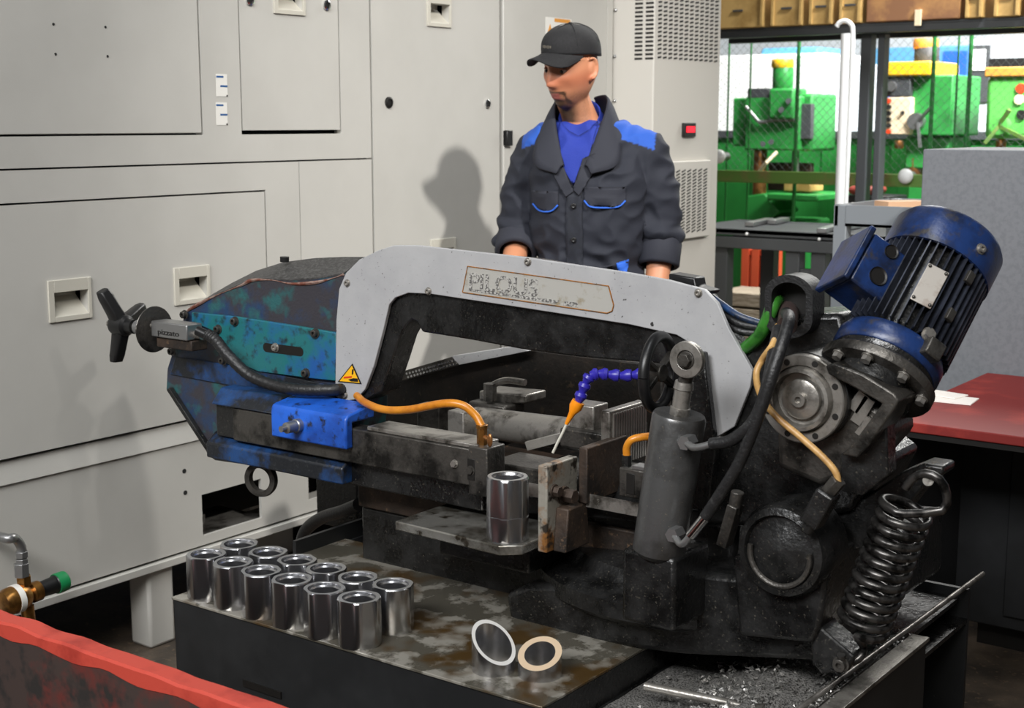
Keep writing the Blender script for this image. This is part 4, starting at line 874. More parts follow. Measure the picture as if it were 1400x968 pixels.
# --- bow rear end: pivot body, gearbox, motor
part(MB().ppx([(1000, 505), (1038, 458), (1060, 432), (1150, 428), (1170, 520), (1130, 660), (1010, 690), (970, 610), (1010, 560)], BY + .015, BY + .16), 'bow_rear', 'black', .01)
part(MB().ppx([(955, 600), (985, 600), (1040, 560), (1150, 600), (1200, 640), (1165, 700), (1080, 720), (950, 720)], BY - .01, BY + .2), 'pivot_casting', 'black', .012)
gxy = 2.16; gc = PY(1097, 545, gxy)
part(MB().cyl(gc + V((0, .01, 0)), gc + V((0, .12, 0)), .078, n=40), 'gearbox', 'black')
fl = part(MB().lathe([(.076, -.014), (.076, .003), (.074, .005), (.058, .005), (.056, .002), (.053, .016), (.047, .017), (.044, .0), (.037, -.002), (.0, -.002)], gc, (0, -1, 0), 44, cap=False), 'gearbox_flange', 'steel')
for an in (25, 70, 115, 160, 205, 250, 295, 340):
    q = gc + V((math.cos(math.radians(an)) * .066, -.005, math.sin(math.radians(an)) * .066)); part(MB().cyl(q + V((0, .002, 0)), q - V((0, .0012, 0)), .0055, n=10), 'bolt_hole', 'ink', parent=fl)
part(MB().lathe([(.034, 0), (.034, .008), (.031, .010), (.012, .010), (.012, .018), (.006, .018), (.006, .012)], gc, (0, -1, 0), 32), 'shaft_hub', 'steel', parent=fl)
part(MB().ppx([(1060, 585), (1140, 520), (1205, 560), (1215, 600), (1170, 650), (1120, 665), (1062, 640)], gxy + .03, gxy + .16), 'worm_casting', 'dsteel', .012)
bk = part(MB().ppx([(1128, 500), (1140, 496), (1180, 512), (1222, 538), (1229, 548), (1222, 560), (1186, 612), (1172, 626), (1150, 622), (1166, 606), (1206, 552), (1168, 530), (1132, 512)], gxy - .02, gxy + .06), 'motor_bracket', 'dsteel', .003)
for k, (u, v, u2, v2) in enumerate(((1166, 560, 1182, 538), (1170, 578, 1190, 545), (1176, 596, 1192, 574))): part(MB().bar(PY(u, v, gxy + .025), PY(u2, v2, gxy + .025), .006, .02), 'casting_rib', 'steel', parent=bk)
part(MB().ppx([(1148, 622), (1212, 575), (1214, 650), (1178, 678), (1150, 672)], gxy + .01, gxy + .05), 'side_plate', 'black', .003)
# motor: axis leans away
M0, M1 = PD(1206, 503, 2.36), PD(1299, 327, 2.455); ma = (M1 - M0).normalized(); ML = (M1 - M0).length; MR = .0965
mo = part(MB().lathe([(.06, -.012), (.082, -.01), (.088, .0), (.088, .012), (.078, .016), (.078, ML - .05)], M0, ma, 48), 'motor', 'black')
tow = (V((0, 0, H)) - (M0 + M1) / 2); tow = (tow - ma * tow.dot(ma)).normalized(); sd = ma.cross(tow) * -1
if sd.dot(RT) < 0: sd = -sd
fb = MB()
h0, h1 = .045, ML - .045
for k in range(44):
    an = 2 * math.pi * k / 44; d = tow * math.cos(an) + sd * math.sin(an)
    if -0.95 > d.dot(sd) : continue
    part(MB().obox(M0 + ma * (h0 + h1) / 2 + d * .085, d * .0115, ma * (h1 - h0) / 2, d.cross(ma) * .0011), 'fin', 'finm', parent=mo)
part(MB().lathe([(MR - .004, ML - .075), (MR + .002, ML - .075), (MR + .002, ML - .012), (MR - .004, ML - .002), (MR - .02, ML + .004), (.0, ML + .005)], M0, ma, 56, cap=False), 'fan_cowl', 'mblue', parent=mo, label='blue fan cowl of the motor')
part(MB().lathe([(.05, .0), (.090, .002), (.094, .010), (.094, .03), (.088, .042), (.07, .045)], M0, ma, 48), 'end_shield', 'mblue', .001, parent=mo)
part(MB().lathe([(.05, -.032), (.098, -.032), (.1, -.028), (.1, -.016), (.096, -.012), (.05, -.012)], M0, ma, 48), 'mount_flange', 'dsteel', parent=mo)
part(MB().lathe([(.06, -.06), (.07, -.055), (.07, -.03)], M0, ma, 36), 'coupling', 'black', parent=mo)
for an in (-60, -20, 25, 70):
    d = tow * math.cos(math.radians(an)) + sd * math.sin(math.radians(an)); part(MB().hexbolt(M0 + d * .084 - ma * .031, -ma, .0085, .012), 'flange_bolt', 'steel', parent=mo)
d = (tow * math.cos(.55) + sd * math.sin(.55)); part(MB().capbolt(M0 + ma * (ML - .045) + d * (MR + .002), d, .007, .006), 'cowl_screw', 'steel', parent=mo)
d = (tow * math.cos(.06) + sd * math.sin(.06)); e = d.cross(ma); nc = M0 + ma * (ML * .44) + d * .0975
np_ = part(MB().obox(nc, d * .0012, ma * .038, e * .0185), 'nameplate', 'npl', .001, parent=mo, label='silver motor nameplate')
for i in (-1, 1):
    for j in (-1, 1): part(MB().ball(nc + d * .002 + ma * .033 * i + e * .0145 * j, .0032, n=8, m=6), 'rivet', 'dsteel', parent=mo)
for k in (0, 1):
    d = (tow * math.cos(.62) + sd * math.sin(.62)); part(MB().obox(M0 + ma * (ML * (.36 + .28 * k)) + d * .098, d * .004, ma * .011, d.cross(ma) * .007), 'clamp_tab', 'dsteel', .001, parent=mo)
d = (tow * math.cos(.45) + sd * math.sin(.45)); part(MB().hexbolt(M0 + ma * .05 + d * .09, d, .010, .010), 'drain_plug', 'steel', parent=mo); part(MB().obox(M0 + ma * .028 + (tow * math.cos(.6) + sd * math.sin(.6)) * .1, ma * .016, d * .012, d.cross(ma) * .016), 'foot_lug', 'dsteel', .003, parent=mo)
# terminal box on the motor's left
td = (-sd * .86 + tow * .35).normalized(); te = td.cross(ma).normalized()
if te.dot(tow) < 0: te = -te
tb = M0 + ma * (ML * .44) + td * .106
tbx = part(MB().obox(tb, td * .034, ma * .050, te * .045), 'terminal_box', 'mblue', .004, parent=mo)
part(MB().obox(tb + td * .042, td * .006, ma * .055, te * .05), 'terminal_lid', 'mblue', .003, parent=mo)
for k, s_ in ((-.25, .017), (.6, .013)): q = tb + te * .045 + ma * .062 * k - td * .006; part(MB().lathe([(s_ * .75, .0005), (s_ * .95, .003), (s_ * .95, .0)], q, te, 24, cap=False).cyl(q, q + te * .001, s_ * .78), 'cable_entry', 'ink', parent=mo)
# cable gland flange and hoses at the bow's rear
gl = PY(1078, 413, BY - .02)
b = MB(); oval = []; ov2 = []
for k in range(28):
    t = 2 * math.pi * k / 28; oval.append(gl + V((.046 * math.cos(t) - .02 * math.sin(t) * -1 * 0, 0, .034 * math.sin(t) + (.014 if math.sin(t) > 0 else -.03)))); ov2.append(gl + (oval[-1] - gl) * .72)
b.loft([[p for p in oval], [p + V((0, .05, 0)) for p in oval], [p + V((0, .05, 0)) for p in ov2], [p for p in ov2], [p for p in oval]], cap=False); part(b, 'conduit_mouth', 'rubber', .0)
part(MB().prism([p + V((0, .045, 0)) for p in ov2], (0, .004, 0)), 'mouth_back', 'ink')
part(MB().tube([PY(1066, 408, BY + .04), PY(1058, 415, BY + .0), PY(1048, 440, BY - .01), PY(1036, 462, BY), PY(1012, 482, BY + .03), PY(1004, 492, BY + .05)], .0125, 14), 'green_hose', 'green')
part(MB().tube([PY(1078, 424, BY + .03), PY(1078, 432, BY - .0), PY(1076, 445, BY - .03)], .018, 14), 'cable_sleeve', mat('brown_sleeve', (58, 46, 44), .6))
part(MB().tube([PY(1063, 446, BY - .02), PY(1057, 470, BY - .15), PY(1042, 492, BY - .14), PY(1034, 512, BY - .15), PY(1040, 540, BY - .15), PY(1060, 568, BY - .15), PY(1095, 598, BY - .15), PY(1125, 625, BY - .15), PY(1142, 645, BY - .15), PY(1146, 660, BY - .15)], .0058, 10), 'signal_cable', 'beige', label='beige signal cable')
for k, (o1, o2) in enumerate(((0, 0), (10, 6), (20, 14))):
    part(MB().tube([PY(962, 398 + o1 * .4, BY + .06), PY(985, 415 + o1, BY + .05), PY(1010, 432 + o1, BY + .04), PY(1038, 442 + o2, BY + .05)], .007, 10), 'loom_cable', ('bluedk', 'rubber', 'rubber')[k])
part(MB().ppx([(914, 374), (950, 380), (952, 392), (972, 398), (968, 404), (914, 386)], BY + .02, BY + .06), 'bow_switch', 'blackm', .003)
# connector
c0, c1 = PY(1102, 728, BY - .15), PY(1138, 664, BY - .15)
part(MB().bar(c0 + (c1 - c0) * .2, c1 - (c1 - c0) * .12, .036, .034).cyl(c0, c0 + (c1 - c0) * .25, .011, n=12), 'sensor_plug', 'black', .004); part(MB().cyl(c1 - (c1 - c0) * .14, PY(1147, 656, BY - .15), .014, n=6), 'plug_nut', 'dsteel', .001)
part(MB().bar(PY(990, 745, 2.16), PY(1006, 690, 2.16), .03, .02).cyl(PY(1003, 702, 2.16), PY(1009, 672, 2.16), .012, n=12), 'proximity_switch', 'dsteel', .002)
# swivel knuckle in front
kc = PY(1066, 755, 2.15); part(MB().lathe([(.082, -.10), (.085, -.02), (.078, 0), (.066, .004), (.062, -.006), (.045, -.004), (.03, .004), (.0, .006)], kc, (0, -1, 0), 44, cap=False), 'knuckle', 'black')
part(MB().ppx([(1000, 760), (1135, 760), (1120, 860), (1110, 880), (1010, 870)], 2.175, 2.5), 'knuckle_base', 'black', .008)
part(MB().torus(kc + V((0, -.001, -.004)), (0, 1, 0), .056, .005, 26, 8, -.2, 3.3), 'knuckle_rib', 'dsteel')
# spring arm, spring
part(MB().ppx([(1140, 690), (1182, 680), (1232, 646), (1262, 634), (1289, 638), (1290, 648), (1262, 666), (1235, 700), (1200, 745), (1140, 760)], 2.28, 2.34), 'spring_arm', 'black', .004)
part(MB().cyl(PY(1269, 657, 2.20), PY(1269, 657, 2.29), .009, n=14), 'spring_pin', 'steel')
s0, s1 = PY(1240, 692, 2.22), PY(1178, 858, 2.22); sa = (s1 - s0).normalized(); su, sw2, _ = frame(sa); SL = (s1 - s0).length
pts = [PY(1238, 668, 2.20), PY(1247, 655, 2.20), PY(1265, 647, 2.20), PY(1284, 655, 2.20), PY(1294, 675, 2.21), PY(1288, 698, 2.21)]
n_c = 12
start = pts[-1]; ph = math.atan2((start - s0).dot(sw2), (start - s0).dot(su))
dirn = 1
for k in range(n_c * 16 + 1):
    t = ph + dirn * 2 * math.pi * (k + 3) / 16; pts.append(s0 + sa * SL * k / (n_c * 16) + (su * math.cos(t) + sw2 * math.sin(t)) * .041)
pts += [PY(1180, 882, 2.22), PY(1178, 896, 2.21), PY(1166, 905, 2.20), PY(1152, 902, 2.185), PY(1150, 895, 2.18)]
part(MB().tube(pts, .0074, 10, 2), 'counter_spring', mat('spring_steel', (84, 82, 80), .32, .8, (30, 29, 28), 40, .45, .6), label='heavy coil counterbalance spring')

# ================================================================== bushings
def flats(x, y, r):
    for an in (0, 60, 180, 240):
        c, s_ = math.cos(math.radians(an)), math.sin(math.radians(an)); d = x * c + y * s_; lim = .0390
        if d > lim: x -= c * (d - lim); y -= s_ * (d - lim)
    return x, y
BR, BH = .0425, .094
bp = MB().lathe([(.0285, .002), (.0285, BH - .008), (.0318, BH - .005), (.0322, BH - .001), (.0330, BH), (.0408, BH), (BR, BH - .0022), (BR, .003), (.041, 0), (.0285, 0), (.0285, .002)], (0, 0, 0), (0, 0, 1), 64, cap=False, clip=flats)
proto = bp.obj('steel_bushing', 'bright', None, 0, 30, origin=(0, 0, 0)); pm = proto.data; pm.materials.append(G['rimf'])
for p_ in pm.polygons:
    if p_.normal.z > .9 and p_.center.z > BH - .003: p_.material_index = 1
bpy.data.objects.remove(proto)
def bush(x, y, z, rot, label, group):
    o = bpy.data.objects.new('steel_bushing', pm); COL.objects.link(o); o.location = (x, y, z); o.rotation_euler = (0, 0, rot); return tag(o, label, 'bushing', group)
FRONT = ((282, 757), (318.5, 768), (357, 779.5), (399, 791), (443.5, 803.5), (491, 816)); BACK = ((327, 743), (366.5, 754), (406, 765), (446, 776.5), (489, 788.5), (537, 798))
for k, (u, v) in enumerate(FRONT):
    q = PZ(u, v, ZT + BH); bush(q.x, q.y, ZT, .5 + k * .55, 'hollow turned steel bushing in the row along the shelf front edge', 'bushings along the shelf edge')
for k, (u, v) in enumerate(BACK):
    q = PZ(u, v, ZT + BH); bush(q.x, q.y, ZT, 1.2 + k * .8, 'hollow turned steel bushing in the second row behind the edge row', 'bushings in the second row')
BT = .126
tall = MB().lathe([(.0285, .002), (.0285, BT - .006), (.031, BT - .002), (.0315, BT), (.039, BT), (.0415, BT - .004), (.0415, .050), (.0408, .0495), (.0408, .0485), (.0415, .048), (.0415, .003), (.040, 0), (.0285, 0), (.0285, .002)], (0, 0, 0), (0, 0, 1), 64, cap=False, clip=lambda x, y, r: flats(x, y, r) if r > .0412 else (x, y))
q = PZ(694, 736, zp); tall.v = [p + V((q.x, q.y, zp)) for p in tall.v]
tl_ = tall.obj('steel_bushing', 'bright', None, 0, 30); tl_.data.materials.append(G['rimf'])
for p_ in tl_.data.polygons:
    if p_.normal.z > .9 and p_.center.z > BT - .003: p_.material_index = 1
tag(tl_, 'tall steel bushing standing alone on the raised outfeed plate', 'bushing')
# two short rings with slanting cut faces
def ring(u, v, h, tilt, m, label, ri, ro):
    p = PZ(u, v, ZT); b = MB(); n = 48; tv = V(tilt)
    def zz(x, y): return h + tv.x * x + tv.y * y
    R_ = [[], [], [], []]
    for i in range(n):
        t = 2 * math.pi * i / n; x, y = math.cos(t), math.sin(t)
        R_[0].append(p + V((x * ri, y * ri, .001))); R_[1].append(p + V((x * ri, y * ri, zz(x * ri, y * ri)))); R_[2].append(p + V((x * ro, y * ro, zz(x * ro, y * ro)))); R_[3].append(p + V((x * ro, y * ro, 0)))
    body = MB().loft([R_[1], R_[0], R_[3], R_[2]], cap=False)
    r = thing('steel_ring', p, label, 'ring'); body.obj('ring_body', 'bright', r); MB().loft([[q + V((0, 0, .0004)) for q in R_[1]], [q + V((0, 0, .0004)) for q in R_[2]]], cap=False).obj('cut_face', m, r)
to = -V((FW.x, FW.y, 0)).normalized(); lf = -V((RT.x, RT.y, 0))
ring(675, 915, .052, (-to * .62 + lf * .45), 'face', 'short steel ring with a slanted bright cut face, thin wall', .034, .0405)
ring(738, 922, .040, (-to * .42 - lf * .16), 'facew', 'short steel ring with a slanted warm-toned cut face, thick wall', .0285, .0405)

# ================================================================== the worker
def remeshed(b, voxel, sm=0, iters=0):
    me = bpy.data.meshes.new('tmp'); me.from_pydata([tuple(p) for p in b.v], [], b.f)
    bm = bmesh.new(); bm.from_mesh(me); bmesh.ops.recalc_face_normals(bm, faces=bm.faces); bm.to_mesh(me); bm.free()
    o = bpy.data.objects.new('tmp', me); COL.objects.link(o)
    r = o.modifiers.new('r', 'REMESH'); r.mode = 'VOXEL'; r.voxel_size = voxel
    if iters: q = o.modifiers.new('s', 'SMOOTH'); q.factor = sm; q.iterations = iters
    bpy.context.view_layer.update()
    out = bpy.data.meshes.new_from_object(o.evaluated_get(bpy.context.evaluated_depsgraph_get())); bpy.data.objects.remove(o)
    return out
man_pos = PD(805, 200, 4.42); man_pos.z = 0
tocam = V((-man_pos.x, -man_pos.y, 0)).normalized()
yaw0 = math.atan2(tocam.y, tocam.x) + math.pi / 2              # local -Y looks at the camera
MROT = Matrix.Rotation(yaw0 - math.radians(10), 4, 'Z')
MW = Matrix.Translation(man_pos) @ MROT
man = bpy.data.objects.new('person', None); COL.objects.link(man); man.matrix_world = MW
tag(man, 'worker in black cap and dark blue work jacket looking down at the saw', 'person')
def mpart(me, name, m, parent=None, smooth=True, ang=60):
    me.name = name; me.materials.clear(); me.materials.append(G[m] if isinstance(m, str) else m)
    me.polygons.foreach_set('use_smooth', [smooth] * len(me.polygons))
    o = bpy.data.objects.new(name, me); COL.objects.link(o); o.parent = parent or man; return o
def mb2me(b):
    me = bpy.data.meshes.new('m'); me.from_pydata([tuple(p) for p in b.v], [], b.f)
    bm = bmesh.new(); bm.from_mesh(me); bmesh.ops.recalc_face_normals(bm, faces=bm.faces); bm.to_mesh(me); bm.free(); return me
def oval(c, rx, ry, n=28, ax=None, e=2.0):
    c = V(c); out = []
    for i in range(n):
        t = 2 * math.pi * i / n; ct, st = math.cos(t), math.sin(t)
        out.append(c + V((rx * math.copysign(abs(ct) ** (2 / e), ct), ry * math.copysign(abs(st) ** (2 / e), st), 0)))
    return out
HC = V((-.046, -.055, 1.658))
HROT = Matrix.Rotation(math.radians(-30), 3, 'Z') @ Matrix.Rotation(math.radians(9), 3, 'X') @ Matrix.Rotation(math.radians(4), 3, 'Y')
def hw_(p): return HC + HROT @ V(p)
g = lambda d, s: math.exp(-(d / s) ** 2)
def headshape(p):
    x, y, z = p; sx = 1 if x > 0 else -1; ax_ = abs(x)
    if z < .01:
        t = min(1, (.01 - z) / .125); x *= 1 - .25 * t ** 1.6
        if y > 0: y *= 1 - .62 * t ** 1.1
        else: y *= 1 + .04 * t
    if z > .06: x *= 1.02
    if y < 0:
        f = min(1, -y / .04)
        y += -.006 * f * g(z - .036, .014) * g(ax_ - .022, .034)                 # brow
        y += .011 * f * g(z - .012, .012) * g(ax_ - .032, .016)                 # eye socket
        nz = max(0, min(1, (.03 - z) / .062)) if z > -.034 else max(0, 1 - (-.034 - z) / .012)
        y += -(.006 + .017 * nz ** 1.1) * f * g(x, .0085 + .007 * nz) * (1 if -.048 < z < .032 else 0) * (1 if z > -.046 else .4)
        y += -.004 * f * g(z + .034, .009) * g(ax_ - .014, .006)                  # nostril wings
        y += -.005 * f * g(z + .012, .020) * g(ax_ - .047, .018)                 # cheek bone
        y += .004 * f * g(z + .045, .02) * g(ax_ - .045, .014)
        y += -.0065 * f * g(z + .062, .0065) * g(x, .020) - .0075 * f * g(z + .074, .007) * g(x, .018) + .003 * f * g(z + .068, .0025) * g(x, .022)
        y += .003 * f * g(z + .085, .006) * g(x, .02)
        y += -.011 * f * g(z + .104, .018) * g(x, .026)                          # chin
    return V((x, y, z))
hd = MB()
hd.ball((0, 0, 0), .074, .097, .122, 112, 84, headshape); hd.v = [hw_(p) for p in hd.v]
e_ = MB()
for sx in (-1, 1):
    e_.ball((sx * .0735, .012, .006), .007, .017, .026, 20, 14)
    e_.tube([(sx * (.079 + .006 * math.sin(t * 2.2)), .004 + .019 * math.sin(-.5 + t * 4.2) * (1 if t < .8 else .8), .010 + .030 * math.cos(-.5 + t * 4.0)) for t in [i / 10 for i in range(11)]], .0046, 10, 3)
    e_.ball((sx * .077, .005, -.022), .006, .008, .010, 14, 10)
e_.v = [hw_(p) for p in e_.v]; hd.add(e_.v, e_.f)
nk = MB().loft([[V((c.x, c.y, c.z)) + (q - V((0, 0, 0))) for q in oval((0, 0, 0), r, r * 1.03)] for c, r in ((V((0, .02, 1.38)), .085), (V((-.01, .01, 1.46)), .064), (V((-.03, -.005, 1.52)), .058), (V((-.052, -.025, 1.58)), .056), (V((-.06, -.035, 1.64)), .055))])
hd.add(nk.v, nk.f)
def torso_rings(g_=0):
    return [oval((0, cy, z), rx + g_, ry + g_, 40, e=2.5) for z, rx, ry, cy in ((.86, .165, .115, .02), (.95, .165, .115, .02), (1.05, .160, .112, .015), (1.18, .166, .115, .01), (1.30, .176, .118, .008), (1.39, .180, .112, .015), (1.44, .168, .100, .022), (1.475, .132, .088, .028), (1.495, .104, .080, .03))]
tr = MB().loft(torso_rings(-.012)); hd.add(tr.v, tr.f)
armL = [V((.165, .02, 1.408)), V((.208, .035, 1.28)), V((.226, .04, 1.13)), V((.222, -.01, 1.0)), V((.208, -.07, .885))]
armR = [V((-.165, .02, 1.408)), V((-.212, .04, 1.28)), V((-.234, .035, 1.14)), V((-.222, -.09, 1.05)), V((-.19, -.23, 1.0))]
def limb(b, P, rad, n=20, k=6): return b.tube(P, lambda t: rad[0] + (rad[1] - rad[0]) * t if len(rad) == 2 else (rad[0] + (rad[1] - rad[0]) * t * 2 if t < .5 else rad[1] + (rad[2] - rad[1]) * (t * 2 - 1)), n, k)
limb(hd, armL, (.052, .044, .030)); limb(hd, armR, (.052, .044, .030))
def hand(b, wr, d, palm_n, side):
    """palm plus five bent fingers; d = direction of the hand, palm_n = palm normal, side = towards the thumb"""
    d = V(d).normalized(); n = V(palm_n); n = (n - d * n.dot(d)).normalized(); s_ = d.cross(n); s_ = s_ if s_.dot(V(side)) > 0 else -s_
    rings = []
    for t, w, th in ((-.02, .028, .026), (.01, .034, .022), (.05, .041, .017), (.085, .041, .014), (.095, .036, .010)):
        c = V(wr) + d * t; rings.append([c + s_ * w * math.cos(a) + n * th * math.sin(a) for a in [2 * math.pi * i / 16 for i in range(16)]])
    b.loft(rings)
    for k, (o, L_) in enumerate(((.030, .072), (.010, .080), (-.010, .074), (-.029, .058))):
        p = V(wr) + d * .082 + s_ * o; pts = [p]; dd = d.copy()
        for j, f in enumerate((.45, .32, .23)):
            dd = (Matrix.Rotation(.0, 3, 'Z') @ dd + n * (.28 + .12 * j)).normalized(); pts.append(pts[-1] + dd * L_ * f)
        b.tube(pts, lambda t: .0092 - .002 * t, 10, 4); b.ball(pts[-1], .0075, n=10, m=8)
    p = V(wr) + d * .022 + s_ * .026; q = p + (d * .55 + s_ * .75 + n * .3).normalized() * .042; r = q + (d * .85 + s_ * .25 + n * .4).normalized() * .034
    b.tube([p, q, r], lambda t: .0125 - .0035 * t, 10, 4); b.ball(r, .009, n=10, m=8)
hand(hd, armL[-1], (-.03, -.25, -.95), (-.9, 0, 0), (0, -1, 0)); hand(hd, armR[-1], (.25, -.95, -.12), (0, 0, -1), (1, 0, 0))
body = remeshed(hd, .0042, .4, 2)
# colouring by place on the head: skin, stubble, moustache and goatee, lips, brows, short hair
HI = HROT.inverted(); ca = body.color_attributes.new('tone', 'FLOAT_COLOR', 'POINT')
def mixc(a, b, t): return tuple(a[i] + (b[i] - a[i]) * t for i in range(3)) + (1,)
SK, BE, LI, HRC, RED, BROW = lin((196, 134, 100)), lin((56, 42, 30)), lin((150, 84, 76)), lin((70, 56, 48)), lin((176, 94, 66)), lin((66, 48, 38))
sst = lambda a, b, x: max(0, min(1, (x - a) / (b - a))) ** 2 * (3 - 2 * max(0, min(1, (x - a) / (b - a))))
for i, v in enumerate(body.vertices):
    c = SK; p = HI @ (v.co - HC); x, y, z = p; axx = abs(x)
    if v.co.z > 1.5:
        nz = noise.noise(p * 260) * .5 + .5
        c = mixc(c, RED, .55 * g(z + .02, .03) * (1 if y < 0 else .4))
        if y < .02:
            gt = g(x, .040) * sst(-.072, -.084, z) + .9 * sst(.038, .026, axx) * sst(-.050, -.054, z) * sst(-.066, -.060, z) + .8 * sst(.006, .0, abs(axx - .029)) * sst(-.052, -.06, z) * sst(-.1, -.085, z) * 1
            jaw_ = .45 * sst(-.045, -.075, z) * sst(.03, .0, y)
            c = mixc(c, BE, min(.94, max(gt * (1.0 + .3 * nz), jaw_ * (.5 + nz * .8))))
            lp = sst(.022, .014, axx) * sst(.0115, .0065, abs(z + .068)) * (1 if y < -.05 else 0); c = mixc(c, LI, lp)
            br = sst(.021, .013, abs(axx - .033)) * sst(.008, .004, abs(z - .031 + .25 * max(0, axx - .035))) * (1 if y < -.04 else 0); c = mixc(c, BROW, .85 * br)
        if y > .0 and z > -.03 and axx < .078: c = mixc(c, HRC, .55 * sst(.0, .02, y) * sst(-.03, .01, z) * (.6 + .6 * nz))
    ca.data[i].color = c
G['skin'] = mat('skin', (190, 128, 100), .48, attr='tone', bump=.08, bscale=350)
bo = mpart(body, 'body', 'skin')
for sx in (-1, 1):
    for nm_, m_, r_, off in (('eye', mat('eye_white', (206, 196, 188), .25), .0118, 0), ('iris', mat('iris', (40, 30, 26), .2), .0062, -.0075)):
        b = MB(); b.ball((0, 0, 0), r_, r_ if not off else .0045, r_ * .9, 16, 12); b.v = [hw_(p + V((sx * .031, -.0735 + off - (.0 if not off else .002), .010 - (.002 if off else 0)))) for p in b.v]; mpart(mb2me(b), nm_, m_, bo)
    b = MB(); b.ball((0, 0, 0), .0128, .0128, .0128, 16, 12, lambda p: V((p.x * 1.15, p.y, max(p.z, .0025)))); b.v = [hw_(p + V((sx * .031, -.0735, .011))) for p in b.v]; mpart(mb2me(b), 'eyelid', mat('eyelid', (158, 102, 80), .5), bo)
# cap
cp_ = MB(); rings = []
for j in range(13):
    t = j / 12; zz_ = .052 + .090 * t; k = math.sqrt(max(0.0, 1 - (max(0, t - .08) / .92) ** 2.6))
    rings.append([V((.0825 * k * math.cos(a) + 0, .002 + .106 * k * math.sin(a), zz_ + .010 * math.sin(a) * -1 * (1 - t) - .012 * (1 - t) * max(0, math.sin(a)))) for a in [2 * math.pi * i / 48 for i in range(48)]])
cp_.loft(rings); cp_.v = [hw_(p) for p in cp_.v]
G['cap'] = mat('cap_cloth', (32, 32, 34), .85, 0, (25, 25, 27), 200, .4, .6, bump=.25, bscale=700)
cap = mpart(mb2me(cp_), 'cap', 'cap')
vs = MB(); top = []; bot = []
NU, NV = 24, 8
for j in range(NV + 1):
    for i in range(NU + 1):
        a = (i / NU - .5) * 2; r = j / NV; x = .080 * a * (1 - .06 * r)
        y0_ = -.106 * math.sqrt(max(0, 1 - (x / .086) ** 2)) * .98; ln = .080 * math.sqrt(max(0, 1 - abs(a) ** 2.6)); y = y0_ - ln * r + .004
        z = .066 - .008 * r - .014 * a * a - .048 * a * a * r * math.sqrt(max(0, 1 - abs(a) ** 2.6))
        top.append(V((x, y, z))); bot.append(V((x, y, z - .004)))
n1 = len(top); vs.v = [hw_(p) for p in top + bot]
for j in range(NV):
    for i in range(NU):
        a, b, c, d = j * (NU + 1) + i, j * (NU + 1) + i + 1, (j + 1) * (NU + 1) + i + 1, (j + 1) * (NU + 1) + i
        vs.f += [(a, b, c, d), (a + n1, d + n1, c + n1, b + n1)]
for i in range(NU): a = NV * (NU + 1) + i; vs.f.append((a, a + 1, a + 1 + n1, a + n1))
mpart(mb2me(vs), 'visor', 'cap', cap)
for k in range(6):                                              # seams and button
    a = k * math.pi / 3 + .52; b = MB(); b.tube([hw_(V((math.cos(a) * .0835 * q, .002 + math.sin(a) * .107 * q,   .052 + .090 * (.08 + .92 * (1 - q ** 2) ** (1 / 2.6)) + .0006))) for q in (.98, .9, .75, .55, .3, .05)], .0011, 6); mpart(mb2me(b), 'cap_seam', 'cap', cap)
b = MB(); b.ball((0, .002, .143), .007, .007, .003, 12, 8); b.v = [hw_(p) for p in b.v]; mpart(mb2me(b), 'cap_button', 'cap', cap)
# worn pale stitching on the cap front (illegible in the photo: five short marks)
for k in range(5):
    a = -math.pi / 2 + (k - 2) * .1 - .12; b = MB(); p = V((math.cos(a) * .0805, .002 + math.sin(a) * .1035, .083)); b.obox(p, V((-math.sin(a), math.cos(a), 0)) * .0026, V((math.cos(a), math.sin(a), 0)) * .0022, V((0, 0, .0035 + .001 * (k % 2)))); b.v = [hw_(p) for p in b.v]
    mpart(mb2me(b), 'stitched_mark', mat('stitch', (104, 98, 88), .7), cap, False)
# jacket
jb = MB().loft(torso_rings(.010)); 
limb(jb, [armL[0] + V((-.05, 0, .0)), armL[0], armL[1], armL[2], armL[2] + (armL[3] - armL[2]) * .12], (.076, .070, .064), 24); limb(jb, [armR[0] + V((.05, 0, 0)), armR[0], armR[1], armR[2], armR[2] + (armR[3] - armR[2]) * .22], (.076, .070, .064), 24)
jm = remeshed(jb, .0055, .5, 8)
bmj = bmesh.new(); bmj.from_mesh(jm); bmj.normal_update()
for v in bmj.verts:                                              # folds: broad diagonal creases plus fine ones
    p = v.co; s_ = 0
    s_ += .015 * noise.noise(V((p.x * 9 + p.z * 5, p.y * 7, p.z * 8 - p.x * 6))) + .010 * (1 - abs(noise.noise(V((p.x * 14 - p.z * 10, p.y * 9, p.z * 15 + p.x * 8)))) * 2)
    if abs(p.x) > .175: s_ += .007 * math.sin(p.z * 85 + p.x * 40 + 3 * noise.noise(p * 8)) * sst(1.28, 1.16, p.z)
    if p.z < 1.18: s_ += .007 * math.sin((p.z * 1.0 + abs(p.x) * .5) * 75 + 2.5 * noise.noise(p * 7)) * sst(1.2, 1.02, p.z)
    v.co = p + v.normal * s_
bmj.to_mesh(jm); JB = BVHTree.FromBMesh(bmj); bmj.free()
ja = jm.color_attributes.new('cloth', 'FLOAT_COLOR', 'POINT'); NAVY, RB = lin((31, 34, 45)), lin((36, 84, 176))
for i, v in enumerate(jm.vertices):
    x, y, z = v.co; axx = abs(x)
    ln = 1.418 + (.205 - axx) * .32                              # yoke over the shoulders
    yk_ = z > ln and y > -.085 + .4 * max(0, axx - .16) and axx < .213 and axx > .075
    ja.data[i].color = lin((28, 50, 146)) if (y < .0 and z > 1.435 and abs(x + .028) < .07) else RB if yk_ else NAVY
G['jacket'] = mat('jacket_twill', (46, 50, 62), .8, attr='cloth', bump=.25, bscale=600)
